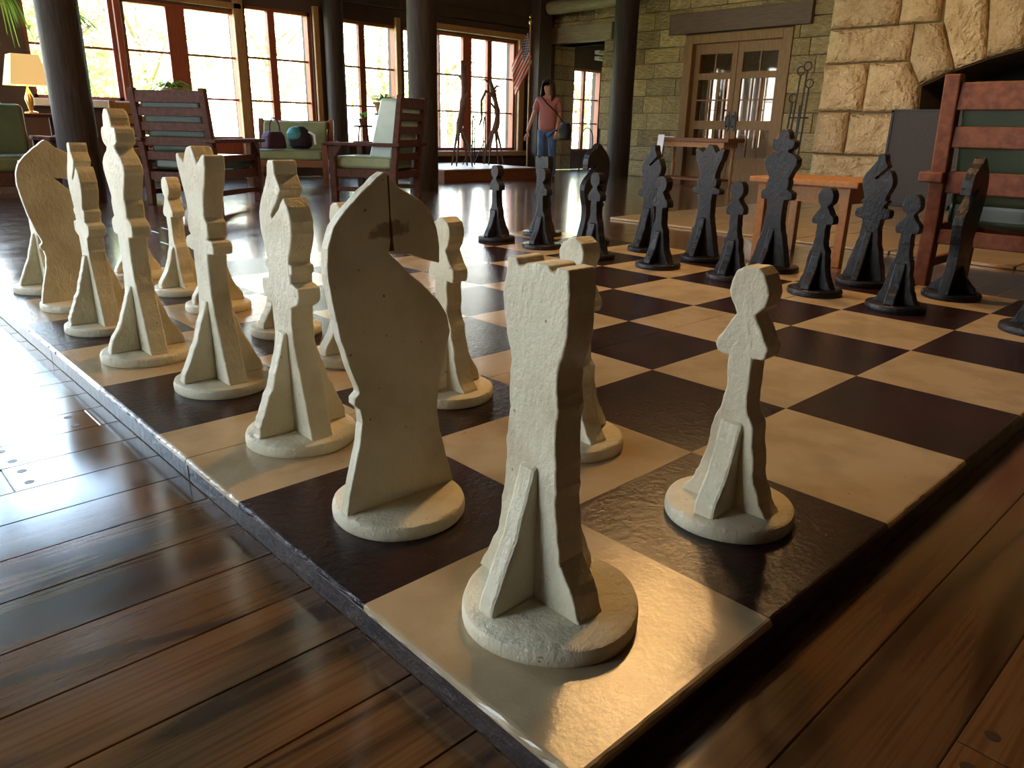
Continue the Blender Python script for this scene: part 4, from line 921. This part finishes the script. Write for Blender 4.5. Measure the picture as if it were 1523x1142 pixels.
# ------------------------------------------------------------------ the person
def skin(name, verts, edges, radii, m, parent, root=0, sub=2):
    me = bpy.data.meshes.new(name); me.from_pydata(verts, edges, []); me.materials.append(m)
    o = link(name, me, parent); sk = o.modifiers.new('skin', 'SKIN'); sk.use_smooth_shade = True
    for i, r in enumerate(radii):
        d = me.skin_vertices[0].data[i]; d.radius = (r, r) if not isinstance(r, tuple) else r; d.use_root = (i == root)
    sb = o.modifiers.new('sub', 'SUBSURF'); sb.levels = sub; sb.render_levels = sub
    return o
def person():
    t = thing('person', 'person in pink blouse and blue jeans with long dark hair standing by the flag', 'person', (8.74, 8.60, 0), math.radians(-48)); t.scale = (.95, .95, .95)
    # local: faces -y, her right hand is -x (picture left)
    V = [(0, 0, .86), (0, -.005, 1.02), (0, 0, 1.20), (0, .01, 1.33), (0, .005, 1.395), (-.01, -.02, 1.475), (-.015, -.02, 1.555),
         (-.155, .01, 1.31), (-.235, -.01, 1.08), (-.315, -.05, .87), (-.34, -.07, .79),
         (.155, .01, 1.31), (.205, .02, 1.07), (.175, -.13, .90), (.165, -.17, .83),
         (-.085, .0, .80), (-.095, -.015, .47), (-.105, .03, .09), (.085, .01, .80), (.10, .03, .46), (.115, .09, .09)]
    E = [(0, 1), (1, 2), (2, 3), (3, 4), (4, 5), (5, 6), (3, 7), (7, 8), (8, 9), (9, 10), (3, 11), (11, 12), (12, 13), (13, 14), (0, 15), (15, 16), (16, 17), (0, 18), (18, 19), (19, 20)]
    Rr = [(.14, .11), (.12, .095), (.135, .105), (.085, .07), .043, (.070, .084), (.078, .090), .05, .041, .030, .024, .05, .041, .030, .024, .082, .058, .038, .082, .058, .038]
    skin('body', V, E, Rr, M['skin'], t)
    skin('blouse', [(0, 0, .77), (0, -.005, .98), (0, -.005, 1.18), (0, .01, 1.32), (-.155, .01, 1.315), (-.22, -.005, 1.12), (.155, .01, 1.315), (.20, .02, 1.10)],
         [(0, 1), (1, 2), (2, 3), (3, 4), (4, 5), (3, 6), (6, 7)], [(.185, .155), (.165, .135), (.165, .13), (.115, .095), .072, .072, .072, .072], M['pink'], t)
    skin('jeans', [(0, 0, .89), (-.087, 0, .79), (-.096, -.015, .47), (-.106, .028, .07), (.087, .01, .79), (.101, .03, .46), (.116, .088, .07)],
         [(0, 1), (1, 2), (2, 3), (0, 4), (4, 5), (5, 6)], [(.135, .115), .096, .070, .056, .096, .070, .056], M['jeans'], t)
    for x, y in ((-.106, .028), (.116, .088)):
        MB().lathe([(.02, 0), (.055, 0), (.06, .02), (.05, .055), (.03, .08), (.01, .085)], 14).build('shoe', M['shoe'], t, True).matrix_local = Matrix.Translation((x, y-.035, .002)) @ Matrix.Diagonal((.85, 1.9, 1, 1))
    head = Matrix.Translation((-.015, -.030, 1.51)) @ Matrix.Rotation(math.radians(-25), 4, 'Z')
    na, nt_ = 28, 14; V = []; F = []
    for i in range(na+1):
        a = 2*PI*i/na; front = min(a, 2*PI-a)              # 0 = towards the face
        stop = .34 if front < .75 else (.55 if front < 1.0 else 1.0)
        for j in range(nt_+1):
            tt = min(j/nt_, stop)
            if tt <= .5: ph = tt/.5*PI/2; rr = math.sin(ph); zz = .085*math.cos(ph)
            else: rr = 1 + .12*math.sin((tt-.5)*2*PI) ; zz = -(tt-.5)*2*.27
            wv = 1+.05*math.sin(i*2.3+tt*6)
            V.append((rr*wv*.098*math.sin(a), -rr*wv*.108*math.cos(a)+.012, zz))
    for i in range(na):
        for j in range(nt_): F.append((i*(nt_+1)+j, (i+1)*(nt_+1)+j, (i+1)*(nt_+1)+j+1, i*(nt_+1)+j+1))
    hr = MB().add(V, F).build('hair', M['hair'], t, True); hr.matrix_local = Matrix.Translation((-.01, -.012, 1.545)) @ Matrix.Rotation(math.radians(-25), 4, 'Z')
    hm = hr.modifiers.new('solid', 'SOLIDIFY'); hm.thickness = .016; hm.offset = 1
    for x in (-.028, .028):
        o = MB().lathe([(.002, -.008), (.010, 0), (.002, .008)], 8).build('eye', M['eye'], t, True); o.matrix_local = head @ Matrix.Translation((x, -.068, .02))
    o = MB().add([(-.012, -.068, -.02), (.012, -.068, -.02), (0, -.072, .02), (0, -.098, -.015)], [(0, 1, 3), (1, 2, 3), (2, 0, 3), (0, 2, 1)]).build('nose', M['skin'], t); o.matrix_local = head
    o = MB().box(-.022, .022, -.078, -.06, -.047, -.038).build('mouth', M['lip'], t, bevel=.003); o.matrix_local = head
    # hands: palm and five fingers
    for hand, (p, sgn, fwd) in {'r': ((-.347, -.078, .765), -1, Vector((-.12, -.14, -.98))), 'l': ((.162, -.182, .805), 1, Vector((-.05, -.35, -.93)))}.items():
        p = Vector(p); f = fwd.normalized(); sd = Vector((0, 1, 0)).cross(f).normalized() if abs(f.y) < .9 else Vector((1, 0, 0)); nrm = f.cross(sd)
        vs_ = [p-f*.02, p+f*.03]; es = [(0, 1)]; rr = [.024, (.034, .018)]
        for k, (o_, ln) in enumerate(((-.030, .055), (-.011, .072), (.010, .076), (.029, .066))):
            b = len(vs_); vs_ += [p+f*.055+sd*o_, p+f*(.055+ln*.55)+sd*o_*1.1+nrm*.006, p+f*(.055+ln*.95)+sd*o_*1.1+nrm*.022]; es += [(1, b), (b, b+1), (b+1, b+2)]; rr += [.010, .0088, .007]
        b = len(vs_); vs_ += [p+f*.012-sd*.036+nrm*.008, p+f*.045-sd*.05+nrm*.02]; es += [(0, b), (b, b+1)]; rr += [.011, .0085]
        skin('hand', [tuple(v) for v in vs_], es, rr, M['skin'], t, sub=1)
    g = thing('shoulder_bag', 'dark shoulder bag hanging at the side of the person in pink', 'bag', (8.74, 8.60, 0), math.radians(-48)); g.scale = (.95, .95, .95)
    o = MB().prism([(-.15, 0), (.15, 0), (.17, .12), (.13, .27), (-.13, .27), (-.17, .12)], lambda a, b, d: (d, a, b), -.05, .05).build('bag_body', M['bag'], g, bevel=.03, seg=3); o.location = (.30, -.01, .68); o.rotation_euler = (0, 0, .5)
    MB().tube([(.29, -.08, .93), (.15, -.135, 1.12), (.0, -.15, 1.24), (-.13, -.05, 1.385), (-.12, .08, 1.36), (.05, .15, 1.22), (.24, .13, 1.0), (.29, .05, .93)], .011, 6).build('strap', M['bag'], g, True)
person()

# ------------------------------------------------------------------ hanging lamps of the hall
def chandelier(label, x, y, z, energy, rz):
    t = thing('chandelier_offscreen', label, 'lamp', (x, y, z), rz, 'hall chandeliers'); r = .55
    MB().tube([(-r-.08, 0, .32), (r+.08, 0, .32)], .04, 10).build('log_bar', M['log'], t, True)
    for sx in (-1, 1):
        MB().tube([(sx*r*.5, 0, .32), (sx*r*.5, 0, CEIL-z)], .009, 6).build('chain', M['iron'], t)
        MB().tube([(sx*r, 0, .10), (sx*r, 0, .30)], .012, 6).build('globe_stem', M['iron'], t)
        MB().lathe([(.03, .11), (.09, .07), (.125, 0), (.10, -.08), (.04, -.115), (.005, -.12)], 18, (sx*r, 0, 0)).build('lamp_globe_offscreen', M['bulb'], t, True)
chandelier('log bar chandelier with two amber globes hanging over the chess board', 3.22, 2.16, 3.1, 40, .24)

# ------------------------------------------------------------------ outdoors
tag(MB().box(-60, 80, 11.2, 90, -.6, -.35).build('ground', M['grass']), kind='structure')
tag(MB().box(-60, -7.3, -40, 11.2, -.6, -.35).build('ground_side', M['grass']), kind='structure')
tag(MB().box(-7.3, 15.3, -40, -6.3, -.6, -.35).build('ground_front', M['grass']), kind='structure')
tag(MB().box(15.3, 80, -40, 11.2, -.6, -.35).build('ground_east', M['grass']), kind='structure')
def tree(label, x, y, h, r, n, seed, trunk_r=.16, low=.25):
    t = thing('tree', label, 'tree', (x, y, -.35), 0, 'trees outside the windows'); rnd = random.Random(seed)
    MB().tube([(0, 0, 0), (.1, .05, h*.3), (-.05, .1, h*.6), (.05, 0, h*.9)], [trunk_r, trunk_r*.8, trunk_r*.5, .03], 10).build('trunk', M['bark'], t, True)
    for k in range(5):
        a = rnd.uniform(0, 6.28); z = h*rnd.uniform(.3, .65); MB().tube([(0, .05, z), (r*.4*math.cos(a), r*.4*math.sin(a), z+.5), (r*.8*math.cos(a), r*.8*math.sin(a), z+1.1)], [trunk_r*.4, trunk_r*.25, .015], 6).build('branch', M['bark'], t, True)
    mb = MB(); V = []; F = []
    for i in range(n):
        while True:
            p = Vector((rnd.uniform(-1, 1), rnd.uniform(-1, 1), rnd.uniform(-1, 1)))
            if p.length < 1 and noise.noise(p*2.3+Vector((seed, 0, 0))) > -.12: break
        c = Vector((p.x*r, p.y*r, h*(low+(1-low)*.5)+p.z*h*(1-low)*.5)); a = Vector((rnd.gauss(0, 1), rnd.gauss(0, 1), rnd.gauss(0, 1))).normalized(); b = a.orthogonal().normalized(); s = rnd.uniform(.06, .13)
        o = len(V); V += [c-a*s, c+b*s*.5, c+a*s, c-b*s*.5]; F.append((o, o+1, o+2, o+3))
    mb.add(V, F); f = mb.build('foliage', M['tree'], t); f['kind'] = 'stuff'
tree('sunlit tree with a forked trunk outside the glazed doors', 6.2, 19.5, 4.6, 1.7, 2400, 1)
tree('slender pale tree outside the window behind the low armchair', 9.9, 20.5, 5.0, 1.7, 2000, 2, .12)
tree('broad sunlit tree seen past the spider plant window', 1.6, 27.0, 5.4, 2.2, 2400, 3)
tree('bright leafy tree outside the wide window', 13.6, 20.5, 5.0, 1.8, 2600, 4)
tree('low spreading tree outside the wide window by the flag', 18.6, 23.5, 5.0, 2.1, 2600, 5, low=.12)
tree('dense green tree outside the window with the spider plant', 3.5, 16.0, 4.2, 1.5, 3600, 6, low=.08)
tree('small tree outside the doorway window', 19.9, 17.8, 4.4, 1.4, 1800, 7, low=.15)
